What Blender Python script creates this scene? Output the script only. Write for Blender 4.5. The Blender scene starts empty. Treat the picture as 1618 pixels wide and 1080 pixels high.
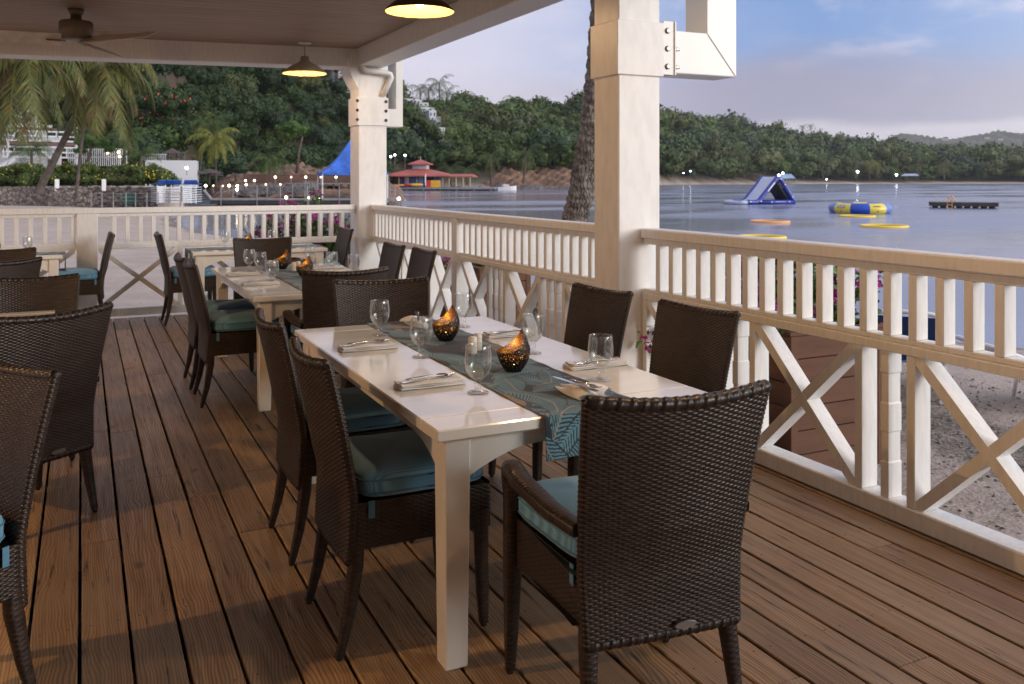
import bpy, math, random
import numpy as np
from mathutils import Matrix, Vector
rad = math.radians
scene = bpy.context.scene
COL = scene.collection

# ------------------------------------------------------------------ camera
TH = math.atan(679 / 1400.0)
S, C = math.sin(TH), math.cos(TH)
cam_d = bpy.data.cameras.new("camera")
cam = bpy.data.objects.new("camera", cam_d); COL.objects.link(cam)
cam.location = (0, 0, 1.5)
cam.rotation_euler = (rad(90), 0, -TH)
cam_d.sensor_width = 36; cam_d.lens = 1400 / 1618 * 36
cam_d.shift_y = -257 / 1618
cam_d.clip_start = 0.05; cam_d.clip_end = 12000
cam_d.dof.use_dof = True; cam_d.dof.focus_distance = 3.3; cam_d.dof.aperture_fstop = 7.0
scene.camera = cam
# ------------------------------------------------------------------ world
SUN_EL, SUN_AZ = rad(10), rad(138)      # azimuth clockwise from +Y
w = bpy.data.worlds.new("World"); scene.world = w; w.use_nodes = True
nt = w.node_tree; nt.nodes.clear()
def wn(t, **k):
    n = nt.nodes.new(t)
    for a, b in k.items(): setattr(n, a, b)
    return n
L = nt.links.new
out = wn('ShaderNodeOutputWorld'); bg = wn('ShaderNodeBackground'); L(bg.outputs[0], out.inputs[0])
sky = wn('ShaderNodeTexSky', sky_type='NISHITA', sun_disc=False)
sky.sun_elevation = SUN_EL; sky.sun_rotation = SUN_AZ; sky.air_density = 1.2; sky.dust_density = 1.5; sky.ozone_density = 3.0
tc = wn('ShaderNodeTexCoord'); sep = wn('ShaderNodeSeparateXYZ'); L(tc.outputs['Generated'], sep.inputs[0])
def wmath(op, a, b=None, c=None, clamp=False):
    n = wn('ShaderNodeMath', operation=op, use_clamp=clamp)
    for i, v in enumerate((a, b, c)):
        if v is None: continue
        if isinstance(v, (int, float)): n.inputs[i].default_value = v
        else: L(v, n.inputs[i])
    return n.outputs[0]
def wmix(f, a, b):
    n = wn('ShaderNodeMix', data_type='RGBA')
    if isinstance(f, (int, float)): n.inputs[0].default_value = f
    else: L(f, n.inputs[0])
    for i, v in ((6, a), (7, b)):
        if isinstance(v, tuple): n.inputs[i].default_value = (*v, 1)
        else: L(v, n.inputs[i])
    return n.outputs[2]
def wnoise(scale, loc, zs, detail=5, rough=.55):
    m = wn('ShaderNodeMapping'); m.inputs['Scale'].default_value = (1, 1, zs); m.inputs['Location'].default_value = loc
    L(tc.outputs['Generated'], m.inputs[0])
    n = wn('ShaderNodeTexNoise'); n.inputs['Scale'].default_value = scale; n.inputs['Detail'].default_value = detail; n.inputs['Roughness'].default_value = rough
    L(m.outputs[0], n.inputs['Vector']); return n.outputs['Fac']
def wramp(v, a, b):
    n = wn('ShaderNodeMapRange', interpolation_type='SMOOTHSTEP'); L(v, n.inputs[0])
    n.inputs[1].default_value = a; n.inputs[2].default_value = b; return n.outputs[0]
SKY_STR = 0.10
sk = wn('ShaderNodeVectorMath', operation='SCALE'); L(sky.outputs[0], sk.inputs[0]); sk.inputs[3].default_value = SKY_STR
base = wmix(.7, sk.outputs[0], (.21, .38, .80))
el = sep.outputs['Z']
n1 = wnoise(2.2, (3.1, .7, 0), 2.6); n2 = wnoise(5.5, (0, 2.2, 1.0), 3.2, 6, .6)
# pale band low over the horizon, its upper edge torn by noise
band = wmath('SUBTRACT', 1.0, wramp(wmath('ADD', el, wmath('MULTIPLY', wmath('SUBTRACT', n1, .5), .07)), .062, .074))
# grey lilac bank of cloud above it
bank = wmath('SUBTRACT', 1.0, wramp(wmath('ADD', el, wmath('MULTIPLY', wmath('SUBTRACT', n1, .5), .12)), .095, .145))
# brighter veil towards the left of the view (west)
vd = wn('ShaderNodeVectorMath', operation='DOT_PRODUCT'); L(tc.outputs['Generated'], vd.inputs[0]); vd.inputs[1].default_value = (C, -S, 0)
veil = wmath('SUBTRACT', 1.0, wramp(wmath('ADD', vd.outputs['Value'], wmath('MULTIPLY', wmath('SUBTRACT', n2, .5), .35)), -.10, .30))
puffs = wmath('MULTIPLY', wramp(n2, .46, .64), .80)
c1 = wmix(puffs, base, (.55, .58, .76))
c2 = wmix(wmath('MULTIPLY', bank, .92), c1, (.33, .32, .43))
c3 = wmix(wmath('MULTIPLY', veil, .80), c2, (.76, .72, .82))
c4 = wmix(wmath('MULTIPLY', band, .85), c3, (.66, .62, .68))
# the lit part of the sky lies behind the photographer
vb = wn('ShaderNodeVectorMath', operation='DOT_PRODUCT'); L(tc.outputs['Generated'], vb.inputs[0])
vb.inputs[1].default_value = (math.sin(SUN_AZ), math.cos(SUN_AZ), .1)
glow = wramp(vb.outputs['Value'], -.1, 1.0)
c5 = wmix(wmath('MULTIPLY', glow, .9), c4, (1.52, 1.47, 1.49))
L(c5, bg.inputs[0]); bg.inputs[1].default_value = 1.0
# ------------------------------------------------------------------ sun
sd = bpy.data.lights.new("sun", 'SUN'); sd.energy = 1.9; sd.angle = rad(25); sd.color = (1, .965, .93)
so = bpy.data.objects.new("sun", sd); COL.objects.link(so)
dirv = Vector((math.sin(SUN_AZ) * math.cos(SUN_EL), math.cos(SUN_AZ) * math.cos(SUN_EL), math.sin(SUN_EL)))
so.rotation_euler = dirv.to_track_quat('Z', 'Y').to_euler()
scene.view_settings.view_transform = 'Standard'; scene.view_settings.look = 'None'
scene.view_settings.exposure = 0.17; scene.view_settings.gamma = 1
scene.cycles.use_denoising = True; scene.cycles.max_bounces = 8; scene.cycles.transmission_bounces = 8
scene.cycles.transparent_max_bounces = 24; scene.cycles.sample_clamp_indirect = 4; scene.cycles.caustics_refractive = False
scene.cycles.caustics_reflective = False; scene.cycles.volume_bounces = 0
LAMP_W = 44.0; LAMP_COL = (1, .63, .34)

# ------------------------------------------------------------------ helpers
def at(u, d):
    a = (u - 809) / 1400.0
    return d * (S + C * a), d * (C - S * a)
def zat(v, d): return 1.5 + (283 - v) * d / 1400.0
rng = np.random.default_rng(7); random.seed(7)

class MB:
    """collects geometry chunks, each with polygons of one size, and a per-vertex tone"""
    def __init__(s): s.V = []; s.F = []; s.T = []; s.n = 0; s.M = []; s.Cc = []
    def add(s, V, F, tone=0.5, mi=0, color=None):
        V = np.asarray(V, dtype=np.float32).reshape(-1, 3)
        if isinstance(F, np.ndarray): Fs = [F]
        else:
            by = {}
            for f in F: by.setdefault(len(f), []).append(f)
            Fs = [np.array(x) for x in by.values()]
        for f in Fs: s.F.append(f + s.n); s.M.append(np.full(len(f), mi, dtype=np.int32))
        s.V.append(V); s.n += len(V)
        t = np.asarray(tone, dtype=np.float32)
        s.T.append(np.full(len(V), t, dtype=np.float32) if t.ndim == 0 else t.reshape(-1))
        if color is not None: s.Cc.append(np.asarray(color, dtype=np.float32))
        return s
    def mesh(s, name, mats, smooth=False):
        V = np.concatenate(s.V); me = bpy.data.meshes.new(name)
        me.vertices.add(len(V)); me.vertices.foreach_set('co', V.ravel())
        loops = np.concatenate([f.ravel() for f in s.F]).astype(np.int32)
        tot = np.concatenate([np.full(len(f), f.shape[1], dtype=np.int32) for f in s.F])
        start = np.concatenate([[0], np.cumsum(tot)[:-1]]).astype(np.int32)
        me.loops.add(len(loops)); me.loops.foreach_set('vertex_index', loops)
        me.polygons.add(len(tot)); me.polygons.foreach_set('loop_start', start)
        mi = np.concatenate(s.M); me.polygons.foreach_set('material_index', mi)
        me.polygons.foreach_set('use_smooth', np.full(len(tot), bool(smooth)))
        me.update(calc_edges=True)
        T = np.concatenate(s.T); a = me.attributes.new('tone', 'FLOAT', 'POINT'); a.data.foreach_set('value', T)
        if s.Cc:
            cc = np.concatenate(s.Cc); a = me.attributes.new('paint', 'FLOAT_COLOR', 'POINT')
            a.data.foreach_set('color', np.c_[cc, np.ones(len(cc))].astype(np.float32).ravel())
        for m in (mats if isinstance(mats, (list, tuple)) else [mats]): me.materials.append(m)
        return me
    def build(s, name, mats, parent=None, smooth=False, label=None):
        o = bpy.data.objects.new(name, s.mesh(name, mats, smooth)); COL.objects.link(o)
        if parent: o.parent = parent
        if label: o['label'] = label
        return o

def tag(o, label=None, cat=None, group=None, kind=None):
    if label: o['label'] = label
    if cat: o['category'] = cat
    if group: o['group'] = group
    if kind: o['kind'] = kind
    return o
def thing(name, loc, yaw, label, cat, group=None):
    o = bpy.data.objects.new(name, None); COL.objects.link(o); o.empty_display_size = .1
    o.location = loc; o.rotation_euler = (0, 0, yaw); return tag(o, label, cat, group)
def dup(root, loc, yaw, label, group=None):
    r = root.copy(); COL.objects.link(r); r.location = loc; r.rotation_euler = (0, 0, yaw); r['label'] = label
    if group: r['group'] = group
    for ch in list(root.children):
        c = ch.copy(); COL.objects.link(c); c.parent = r
        for g in list(ch.children):
            d = g.copy(); COL.objects.link(d); d.parent = c
            for h in list(g.children):
                e = h.copy(); COL.objects.link(e); e.parent = d
    return r

def cbox(c, size, ch=.003, M=None, shear=None):
    """chamfered box -> (V, F)"""
    hx = [s / 2 for s in size]; ch = min(ch, min(hx) * .8); V = []; idx = {}
    corners = [(a, b, d) for a in (-1, 1) for b in (-1, 1) for d in (-1, 1)]
    for cr in corners:
        for ax in range(3):
            p = [cr[i] * (hx[i] - (0 if i == ax else ch)) for i in range(3)]
            idx[(cr, ax)] = len(V); V.append(p)
    V = np.array(V); F = []
    def face(ids):
        P = V[ids]; n = np.cross(P[1] - P[0], P[2] - P[0])
        if np.dot(n, P.mean(0)) < 0: ids = ids[::-1]
        F.append(ids)
    for ax in range(3):
        o1, o2 = [i for i in range(3) if i != ax]
        for s_ in (-1, 1):
            ids = []
            for (a, b) in ((-1, -1), (1, -1), (1, 1), (-1, 1)):
                cr = [0, 0, 0]; cr[ax] = s_; cr[o1] = a; cr[o2] = b; ids.append(idx[(tuple(cr), ax)])
            face(ids)
        for a in (-1, 1):
            for b in (-1, 1):
                c1 = [0, 0, 0]; c2 = [0, 0, 0]; c1[ax] = -1; c2[ax] = 1
                for q in (c1, c2): q[o1] = a; q[o2] = b
                c1 = tuple(c1); c2 = tuple(c2)
                face([idx[(c1, o1)], idx[(c2, o1)], idx[(c2, o2)], idx[(c1, o2)]])
    for cr in corners: face([idx[(cr, 0)], idx[(cr, 1)], idx[(cr, 2)]])
    if M is not None: V = (np.array(M.to_3x3()) @ V.T).T
    return V + np.array(c), F
def bar(p, q, w_, h_, ch=.003, up=(0, 0, 1)):
    """box running from p to q, width w_ (sideways) height h_ (along up)"""
    p = Vector(p); q = Vector(q); d = q - p; L_ = d.length; y = d.normalized(); x = y.cross(Vector(up))
    if x.length < 1e-5: x = Vector((1, 0, 0))
    x.normalize(); z = x.cross(y)
    M = Matrix((x, y, z)).transposed()
    return cbox(tuple((p + q) / 2), (w_, L_, h_), ch, M)
def tube(path, radii, n=10, caps=True, flat=1.0):
    path = np.asarray(path, float); m = len(path)
    radii = np.full(m, radii) if np.isscalar(radii) else np.asarray(radii, float)
    T = np.gradient(path, axis=0); T /= np.linalg.norm(T, axis=1)[:, None] + 1e-12
    ref = np.array([0, 0, 1.]) if abs(T[0][2]) < .9 else np.array([1., 0, 0])
    V = []; x = np.cross(T[0], ref); x /= np.linalg.norm(x)
    for i in range(m):
        x = x - T[i] * np.dot(x, T[i]); x /= np.linalg.norm(x); y = np.cross(T[i], x)
        a = np.arange(n) * 2 * np.pi / n
        V.append(path[i] + radii[i] * (np.cos(a)[:, None] * x + flat * np.sin(a)[:, None] * y))
    V = np.concatenate(V); F = []
    for i in range(m - 1):
        for j in range(n):
            F.append([i * n + j, i * n + (j + 1) % n, (i + 1) * n + (j + 1) % n, (i + 1) * n + j])
    if caps: F.append(list(range(n))[::-1]); F.append([(m - 1) * n + j for j in range(n)])
    return V, F
def lathe(prof, n=32, c=(0, 0, 0), ang=None):
    prof = np.asarray(prof, float); m = len(prof); a = np.arange(n) * 2 * np.pi / n
    V = np.stack([prof[:, 0][:, None] * np.cos(a), prof[:, 0][:, None] * np.sin(a), np.repeat(prof[:, 1][:, None], n, 1)], -1).reshape(-1, 3) + np.array(c)
    i = np.arange(m - 1)[:, None]; j = np.arange(n)[None]; jn = (j + 1) % n
    F = np.stack([i * n + j, i * n + jn, (i + 1) * n + jn, (i + 1) * n + j], -1).reshape(-1, 4)
    return V, F
def grid_faces(nv, nu, closed=False):
    i = np.arange(nv - 1)[:, None]; j = np.arange(nu if closed else nu - 1)[None]; jn = (j + 1) % nu
    return np.stack([i * nu + j, i * nu + jn, (i + 1) * nu + jn, (i + 1) * nu + j], -1).reshape(-1, 4)
def prism(poly, z0, z1):
    n = len(poly); V = [(x, y, z0) for x, y in poly] + [(x, y, z1) for x, y in poly]
    F = [list(range(n))[::-1], [n + i for i in range(n)]] + [[i, (i + 1) % n, n + (i + 1) % n, n + i] for i in range(n)]
    return np.array(V), F

# ------------------------------------------------------------------ materials
MATS = {}
class NT:
    def __init__(s, name):
        s.m = bpy.data.materials.new(name); s.m.use_nodes = True; s.t = s.m.node_tree
        s.b = s.t.nodes['Principled BSDF']; s.out = s.t.nodes['Material Output']; MATS[name] = s.m
    def n(s, t, **k):
        x = s.t.nodes.new(t)
        for a, b in k.items(): setattr(x, a, b)
        return x
    def l(s, a, b): s.t.links.new(a, b)
    def set(s, **k):
        for a, v in k.items():
            i = s.b.inputs[a.replace('_', ' ')]
            if isinstance(v, tuple): i.default_value = (*v, 1) if len(v) == 3 else v
            elif isinstance(v, (int, float)): i.default_value = v
            else: s.l(v, i)
        return s
    def math(s, op, a, b=None, clamp=False):
        x = s.n('ShaderNodeMath', operation=op, use_clamp=clamp)
        for i, v in enumerate((a, b)):
            if v is None: continue
            if isinstance(v, (int, float)): x.inputs[i].default_value = v
            else: s.l(v, x.inputs[i])
        return x.outputs[0]
    def mix(s, f, a, b, blend='MIX'):
        x = s.n('ShaderNodeMix', data_type='RGBA', blend_type=blend)
        if isinstance(f, (int, float)): x.inputs[0].default_value = f
        else: s.l(f, x.inputs[0])
        for i, v in ((6, a), (7, b)):
            if isinstance(v, tuple): x.inputs[i].default_value = (*v, 1)
            else: s.l(v, x.inputs[i])
        return x.outputs[2]
    def noise(s, scale, sc=(1, 1, 1), detail=4, rough=.5, vec=None, coord='Object', loc=None):
        mp = s.n('ShaderNodeMapping'); mp.inputs['Scale'].default_value = sc
        if loc: mp.inputs['Location'].default_value = loc
        if vec is None:
            if not hasattr(s, 'tc'): s.tc = s.n('ShaderNodeTexCoord')
            vec = s.tc.outputs[coord]
        s.l(vec, mp.inputs[0])
        x = s.n('ShaderNodeTexNoise'); x.inputs['Scale'].default_value = scale; x.inputs['Detail'].default_value = detail; x.inputs['Roughness'].default_value = rough
        s.l(mp.outputs[0], x.inputs['Vector']); return x.outputs['Fac']
    def ramp(s, v, a, b, lo=0., hi=1.):
        x = s.n('ShaderNodeMapRange', interpolation_type='SMOOTHSTEP'); s.l(v, x.inputs[0])
        for i, q in enumerate((a, b, lo, hi)): x.inputs[i + 1].default_value = q
        return x.outputs[0]
    def tone(s, name='tone'):
        x = s.n('ShaderNodeAttribute', attribute_name=name); return x
    def bump(s, h, strength=.3, dist=.002):
        x = s.n('ShaderNodeBump'); x.inputs['Strength'].default_value = strength; x.inputs['Distance'].default_value = dist
        s.l(h, x.inputs['Height']); s.l(x.outputs[0], s.b.inputs['Normal']); return s
def simple(name, col, rough=.5, var=.12, scale=8, metallic=0., spec=.5, bump=0, bscale=60, bdist=.001, coat=0.):
    s = NT(name); n = s.noise(scale)
    s.set(Base_Color=s.mix(s.ramp(n, .3, .7), tuple(c * (1 - var) for c in col), tuple(min(1, c * (1 + var)) for c in col)), Roughness=rough, Metallic=metallic)
    s.b.inputs['Specular IOR Level'].default_value = spec
    s.b.inputs['Coat Weight'].default_value = coat
    if bump: s.bump(s.noise(bscale, detail=3), bump, bdist)
    return s.m
# white painted timber: brush streaks, faint yellowing, scuffs
def paint(name, col, rough=.42, sc=(8, 8, 1.2)):
    s = NT(name); n = s.noise(6, sc=sc, detail=5); g = s.noise(2.3, detail=6, rough=.65)
    c = s.mix(s.ramp(n, .35, .75), col, tuple(x * .90 for x in col))
    c = s.mix(s.math('MULTIPLY', s.ramp(g, .58, .78), .35), c, (col[0] * .72, col[1] * .66, col[2] * .55))
    s.set(Base_Color=c, Roughness=rough); s.bump(s.noise(22, sc=sc, detail=3), .10, .0012); return s.m
M_white = paint('white_paint', (.80, .80, .79))
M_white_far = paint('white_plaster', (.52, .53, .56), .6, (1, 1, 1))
M_column = paint('column_paint', (.81, .80, .78), .45, (3, 3, 1))
s = NT('metal_paint'); s.set(Base_Color=(.74, .73, .70), Roughness=.35); s.bump(s.noise(90), .12, .0008); M_metalw = s.m
# table paint
s = NT('table_paint'); n = s.noise(3, sc=(1, 6, 1), detail=5)
s.set(Base_Color=s.mix(s.ramp(n, .3, .8), (.89, .86, .78), (.83, .79, .71)), Roughness=.13); s.b.inputs['Coat Weight'].default_value = .5; s.b.inputs['Coat Roughness'].default_value = .08
s.bump(s.noise(7, sc=(4, 1, 4), detail=4), .10, .002); M_table = s.m
# deck boards
s = NT('deck_timber'); t = s.tone(); tcn = s.n('ShaderNodeTexCoord')
cmb = s.n('ShaderNodeCombineXYZ'); s.l(s.math('MULTIPLY', t.outputs['Fac'], 37.0), cmb.inputs[0]); s.l(s.math('MULTIPLY', t.outputs['Fac'], 91.0), cmb.inputs[1])
va = s.n('ShaderNodeVectorMath', operation='ADD'); s.l(tcn.outputs['Object'], va.inputs[0]); s.l(cmb.outputs[0], va.inputs[1])
warp = s.noise(2.2, sc=(1, .45, 1), detail=3, vec=va.outputs[0])
wv = s.n('ShaderNodeTexWave', wave_type='BANDS', bands_direction='X'); mp = s.n('ShaderNodeMapping'); mp.inputs['Scale'].default_value = (1, .02, 1)
s.l(va.outputs[0], mp.inputs[0]); wa2 = s.n('ShaderNodeVectorMath', operation='ADD'); s.l(mp.outputs[0], wa2.inputs[0])
cw = s.n('ShaderNodeCombineXYZ'); s.l(s.math('MULTIPLY', warp, .22), cw.inputs[0]); s.l(cw.outputs[0], wa2.inputs[1]); s.l(wa2.outputs[0], wv.inputs['Vector'])
wv.inputs['Scale'].default_value = 28; wv.inputs['Distortion'].default_value = 2.0; wv.inputs['Detail'].default_value = 2
fib = s.noise(55, sc=(1, .03, 1), detail=5, rough=.65, vec=va.outputs[0]); crack = s.noise(38, sc=(1, .055, 1), detail=6, rough=.7, vec=va.outputs[0])
big = s.noise(1.1, sc=(1, .6, 1), detail=5, rough=.6, vec=va.outputs[0]); wear = s.noise(1.6, detail=6, rough=.62)
c = s.mix(s.ramp(fib, .25, .8), (.46, .295, .158), (.225, .138, .074))
c = s.mix(s.math('MULTIPLY', s.ramp(wv.outputs['Fac'], .35, .95), .60), c, (.105, .065, .040))
c = s.mix(s.math('MULTIPLY', s.ramp(big, .45, .72), .55), c, (.38, .30, .22))
c = s.mix(s.math('MULTIPLY', s.ramp(wear, .52, .75), .50), c, (.17, .135, .105))
c = s.mix(s.math('MULTIPLY', s.ramp(crack, .58, .66), .9), c, (.035, .022, .015))
c = s.mix(s.math('MULTIPLY', s.ramp(s.noise(6, sc=(1, .6, 1), detail=4, vec=va.outputs[0]), .64, .74), .75), c, (.06, .035, .022))
mm = s.n('ShaderNodeMix', data_type='RGBA', blend_type='MULTIPLY'); mm.inputs[0].default_value = 1; s.l(c, mm.inputs[6])
tr = s.ramp(t.outputs['Fac'], 0, 1, .78, 1.18); cc = s.n('ShaderNodeCombineColor')
for i in range(3): s.l(tr, cc.inputs[i])
s.l(cc.outputs[0], mm.inputs[7])
sx_ = s.n('ShaderNodeSeparateXYZ'); s.l(tcn.outputs['Object'], sx_.inputs[0])
fx_ = s.math('ABSOLUTE', s.math('SUBTRACT', s.math('FRACT', s.math('DIVIDE', s.math('ADD', sx_.outputs['X'], .008 + 15.1), .151)), .5))
dx_ = s.math('MULTIPLY', s.math('SUBTRACT', fx_, .28), .151); dy_ = s.math('MULTIPLY', s.math('SUBTRACT', s.math('FRACT', s.math('DIVIDE', s.math('ADD', sx_.outputs['Y'], 2.2 + 5.775), .55)), .5), .55)
scr = s.math('LESS_THAN', s.math('ADD', s.math('MULTIPLY', dx_, dx_), s.math('MULTIPLY', dy_, dy_)), .0000165)
fin = s.mix(s.math('MULTIPLY', scr, .85), mm.outputs[2], (.035, .03, .028))
s.set(Base_Color=fin, Roughness=s.ramp(fib, .2, .8, .42, .62)); s.bump(s.math('ADD', fib, s.math('MULTIPLY', crack, .6)), .55, .0022); M_deck = s.m
# ceiling
s = NT('ceiling_boards'); n = s.noise(14, sc=(.12, 1, 1), detail=6, rough=.65); n2 = s.noise(1.5, sc=(.5, 2, 1), detail=4)
c = s.mix(s.ramp(n, .3, .75), (.39, .285, .205), (.27, .195, .14)); c = s.mix(s.math('MULTIPLY', s.ramp(n2, .4, .7), .5), c, (.31, .215, .145))
s.set(Base_Color=c, Roughness=.55); s.bump(n, .3, .002); M_ceil = s.m
# wicker
def wick(name, a, b, rough):
    s = NT(name); t = s.tone(); n = s.noise(140, detail=2)
    s.set(Base_Color=s.mix(t.outputs['Fac'], a, b), Roughness=s.ramp(n, .3, .7, rough - .07, rough + .08)); s.b.inputs['Specular IOR Level'].default_value = .40
    return s.m
M_wicker = wick('wicker', (.004, .003, .0025), (.058, .036, .026), .37)
M_frame = simple('chair_core', (.012, .009, .008), .7)
# cushion
def cloth(name, a, b):
    s = NT(name); tcn = s.n('ShaderNodeTexCoord'); w1 = s.n('ShaderNodeTexWave', wave_type='BANDS', bands_direction='X'); w1.inputs['Scale'].default_value = 60
    s.l(tcn.outputs['Object'], w1.inputs['Vector']); n = s.noise(5, detail=4)
    c = s.mix(w1.outputs['Fac'], a, b); c = s.mix(s.math('MULTIPLY', s.ramp(n, .35, .75), .35), c, tuple(x * .7 for x in a))
    s.set(Base_Color=c, Roughness=.85); s.b.inputs['Sheen Weight'].default_value = .25; s.bump(w1.outputs['Fac'], .3, .001); return s.m
M_cush = cloth('cushion_fabric', (.10, .26, .39), (.20, .44, .63))
M_piping = simple('cushion_piping', (.085, .22, .34), .8)
s = NT('runner_fabric'); a = s.tone('paint'); s.set(Base_Color=a.outputs['Color'], Roughness=.75); s.b.inputs['Sheen Weight'].default_value = .1; s.bump(s.noise(900, detail=1), .3, .0004); M_runner = s.m
s = NT('napkin_cloth'); s.set(Base_Color=(.82, .81, .80), Roughness=.9); s.bump(s.noise(400, detail=2), .25, .0006); M_napkin = s.m
s = NT('cutlery_steel'); s.set(Base_Color=(.62, .60, .57), Roughness=.14, Metallic=1.0); M_steel = s.m
s = NT('bolt_metal'); s.set(Base_Color=(.30, .29, .28), Roughness=.4, Metallic=.9); M_bolt = s.m
s = NT('rusty_bolt'); s.set(Base_Color=(.06, .045, .04), Roughness=.6, Metallic=.5); M_bolt2 = s.m
s = NT('clear_glass'); fr = s.n('ShaderNodeLayerWeight'); fr.inputs['Blend'].default_value = .5; gl_ = s.n('ShaderNodeBsdfGlossy'); gl_.inputs['Roughness'].default_value = .015
tr_ = s.n('ShaderNodeBsdfTransparent'); tr_.inputs['Color'].default_value = (.965, .975, .97, 1); mx = s.n('ShaderNodeMixShader'); s.l(s.math('ADD', s.math('MULTIPLY', s.math('POWER', fr.outputs['Facing'], 2.3), .85), .07), mx.inputs[0]); s.l(tr_.outputs[0], mx.inputs[1]); s.l(gl_.outputs[0], mx.inputs[2]); df_ = s.n('ShaderNodeBsdfDiffuse'); df_.inputs['Color'].default_value = (.9, .9, .9, 1); mx2 = s.n('ShaderNodeMixShader'); s.l(s.math('ADD', s.math('MULTIPLY', s.math('POWER', fr.outputs['Facing'], 4.0), .30), .012), mx2.inputs[0]); s.l(mx.outputs[0], mx2.inputs[1]); s.l(df_.outputs[0], mx2.inputs[2]); s.l(mx2.outputs[0], s.out.inputs[0]); M_glass = s.m  # white diffuse towards the edges paints in a bright rim highlight
s = NT('shaker_ceramic'); s.set(Base_Color=(.80, .76, .68), Roughness=.2); M_ceramic = s.m
def perforated(name, col, rough, metallic, spec=.5):
    s = NT(name); tcn = s.n('ShaderNodeTexCoord'); v = s.n('ShaderNodeTexVoronoi'); v.inputs['Scale'].default_value = 150; v.inputs['Randomness'].default_value = .75
    s.l(tcn.outputs['Object'], v.inputs['Vector']); sp = s.n('ShaderNodeSeparateXYZ'); s.l(tcn.outputs['Object'], sp.inputs[0])
    hole = s.math('LESS_THAN', v.outputs['Distance'], s.ramp(sp.outputs['Z'], .01, .06,   .22, .40))
    s.set(Base_Color=col, Roughness=rough, Metallic=metallic); tr_ = s.n('ShaderNodeBsdfTransparent'); mx = s.n('ShaderNodeMixShader')
    s.l(hole, mx.inputs[0]); s.l(s.b.outputs[0], mx.inputs[1]); s.l(tr_.outputs[0], mx.inputs[2]); s.l(mx.outputs[0], s.out.inputs[0]); return s.m
M_candle_out = perforated('black_iron', (.012, .011, .011), .5, .3)
M_candle_in = perforated('gold_lining', (.85, .50, .13), .32, 1.0)
def emit(name, col, st):
    s = NT(name); s.set(Base_Color=(.8, .8, .8)); s.b.inputs['Emission Color'].default_value = (*col, 1); s.b.inputs['Emission Strength'].default_value = st; return s.m
M_flame = emit('flame', (1, .72, .30), 5.0)
M_wax = simple('candle_wax', (.85, .78, .6), .5)
M_bulb = emit('lamp_bulb', (1, .78, .48), 14.0)
M_bulb_pier = emit('pier_bulb', (1, .80, .50), 9.0)
M_bulb_warm = emit('string_bulb', (1, .66, .28), 5.0)
M_bulb_cold = emit('flood_lamp', (.92, .97, 1), 22.0)
s = NT('enamel_inside'); s.set(Base_Color=(.72, .50, .17), Roughness=.35); M_enamel = s.m
M_shade = simple('shade_cream', (.40, .35, .27), .45)
M_shade_dark = simple('shade_dark', (.03, .025, .02), .4)
M_fan = simple('fan_bronze', (.13, .105, .075), .45)
M_fan_blade = simple('fan_blade', (.60, .55, .50), .5)
# ground
s = NT('beach_sand'); n = s.noise(1.1, detail=8, rough=.62); n2 = s.noise(14, detail=6, rough=.7); n3 = s.noise(3.2, sc=(1, 2.5, 1), detail=6, rough=.65)
tcn = s.n('ShaderNodeTexCoord'); sp = s.n('ShaderNodeSeparateXYZ'); s.l(tcn.outputs['Object'], sp.inputs[0])
peb = s.n('ShaderNodeTexVoronoi'); peb.inputs['Scale'].default_value = 34; s.l(tcn.outputs['Object'], peb.inputs['Vector'])
c = s.mix(s.ramp(n, .3, .7), (.56, .465, .40), (.45, .365, .31)); c = s.mix(s.math('MULTIPLY', s.ramp(n2, .5, .75), .6), c, (.22, .17, .13))
c = s.mix(s.math('MULTIPLY', s.ramp(n3, .55, .7), .35), c, (.25, .20, .18))
tnz = s.tone()   # pebbly strip by the deck
pc = s.n('ShaderNodeMix', data_type='RGBA'); s.l(peb.outputs['Color'], pc.inputs[0]); pc.inputs[6].default_value = (.05, .045, .04, 1); pc.inputs[7].default_value = (.44, .37, .30, 1)
c = s.mix(s.math('MULTIPLY', s.ramp(s.math('MULTIPLY', tnz.outputs['Fac'], s.math('ADD', n3, .45)), .30, .50), .92), c, pc.outputs[2])
wet = s.ramp(sp.outputs['Z'], -1.16, -1.0, .75, 0.); c = s.mix(wet, c, (.13, .10, .085))
land = s.tone('land'); gl = s.noise(.09, detail=8, rough=.7)
lc = s.mix(s.ramp(gl, .35, .65), (.02, .03, .01), (.085, .055, .03))
c = s.mix(land.outputs['Fac'], c, lc)
s.set(Base_Color=c, Roughness=.9); s.bump(s.math('ADD', s.math('ADD', n2, n3), s.math('MULTIPLY', peb.outputs['Distance'], .3)), 1.0, .06); M_sand = s.m
# water
s = NT('sea_water'); a1 = s.noise(.55, sc=(1, 1, 1), detail=4, rough=.55); a2 = s.noise(2.4, sc=(1, 1.4, 1), detail=4, rough=.6); big = s.noise(.035, sc=(.6, 1.6, 1), detail=5, rough=.6, loc=(3, 8, 0))
s.set(Base_Color=(.24, .25, .32), Roughness=s.ramp(big, .42, .6, .09, .26)); s.b.inputs['IOR'].default_value = 1.33
s.bump(s.math('ADD', s.math('MULTIPLY', a1, 1.0), s.math('MULTIPLY', a2, .35)), .3, .06); M_water = s.m
def leafm(name, a, b, c_=None, rough=.55, trans=.0, scale=.35):
    s = NT(name); t = s.tone(); n = s.noise(scale, detail=3)
    col = s.mix(t.outputs['Fac'], a, b)
    if c_: col = s.mix(s.math('MULTIPLY', s.ramp(n, .52, .72), .75), col, c_)
    s.set(Base_Color=col, Roughness=rough); s.b.inputs['Specular IOR Level'].default_value = .35
    return s.m
M_jungle = leafm('jungle_leaves', (.010, .025, .005), (.047, .088, .015), (.030, .052, .012), scale=.06)
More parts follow.
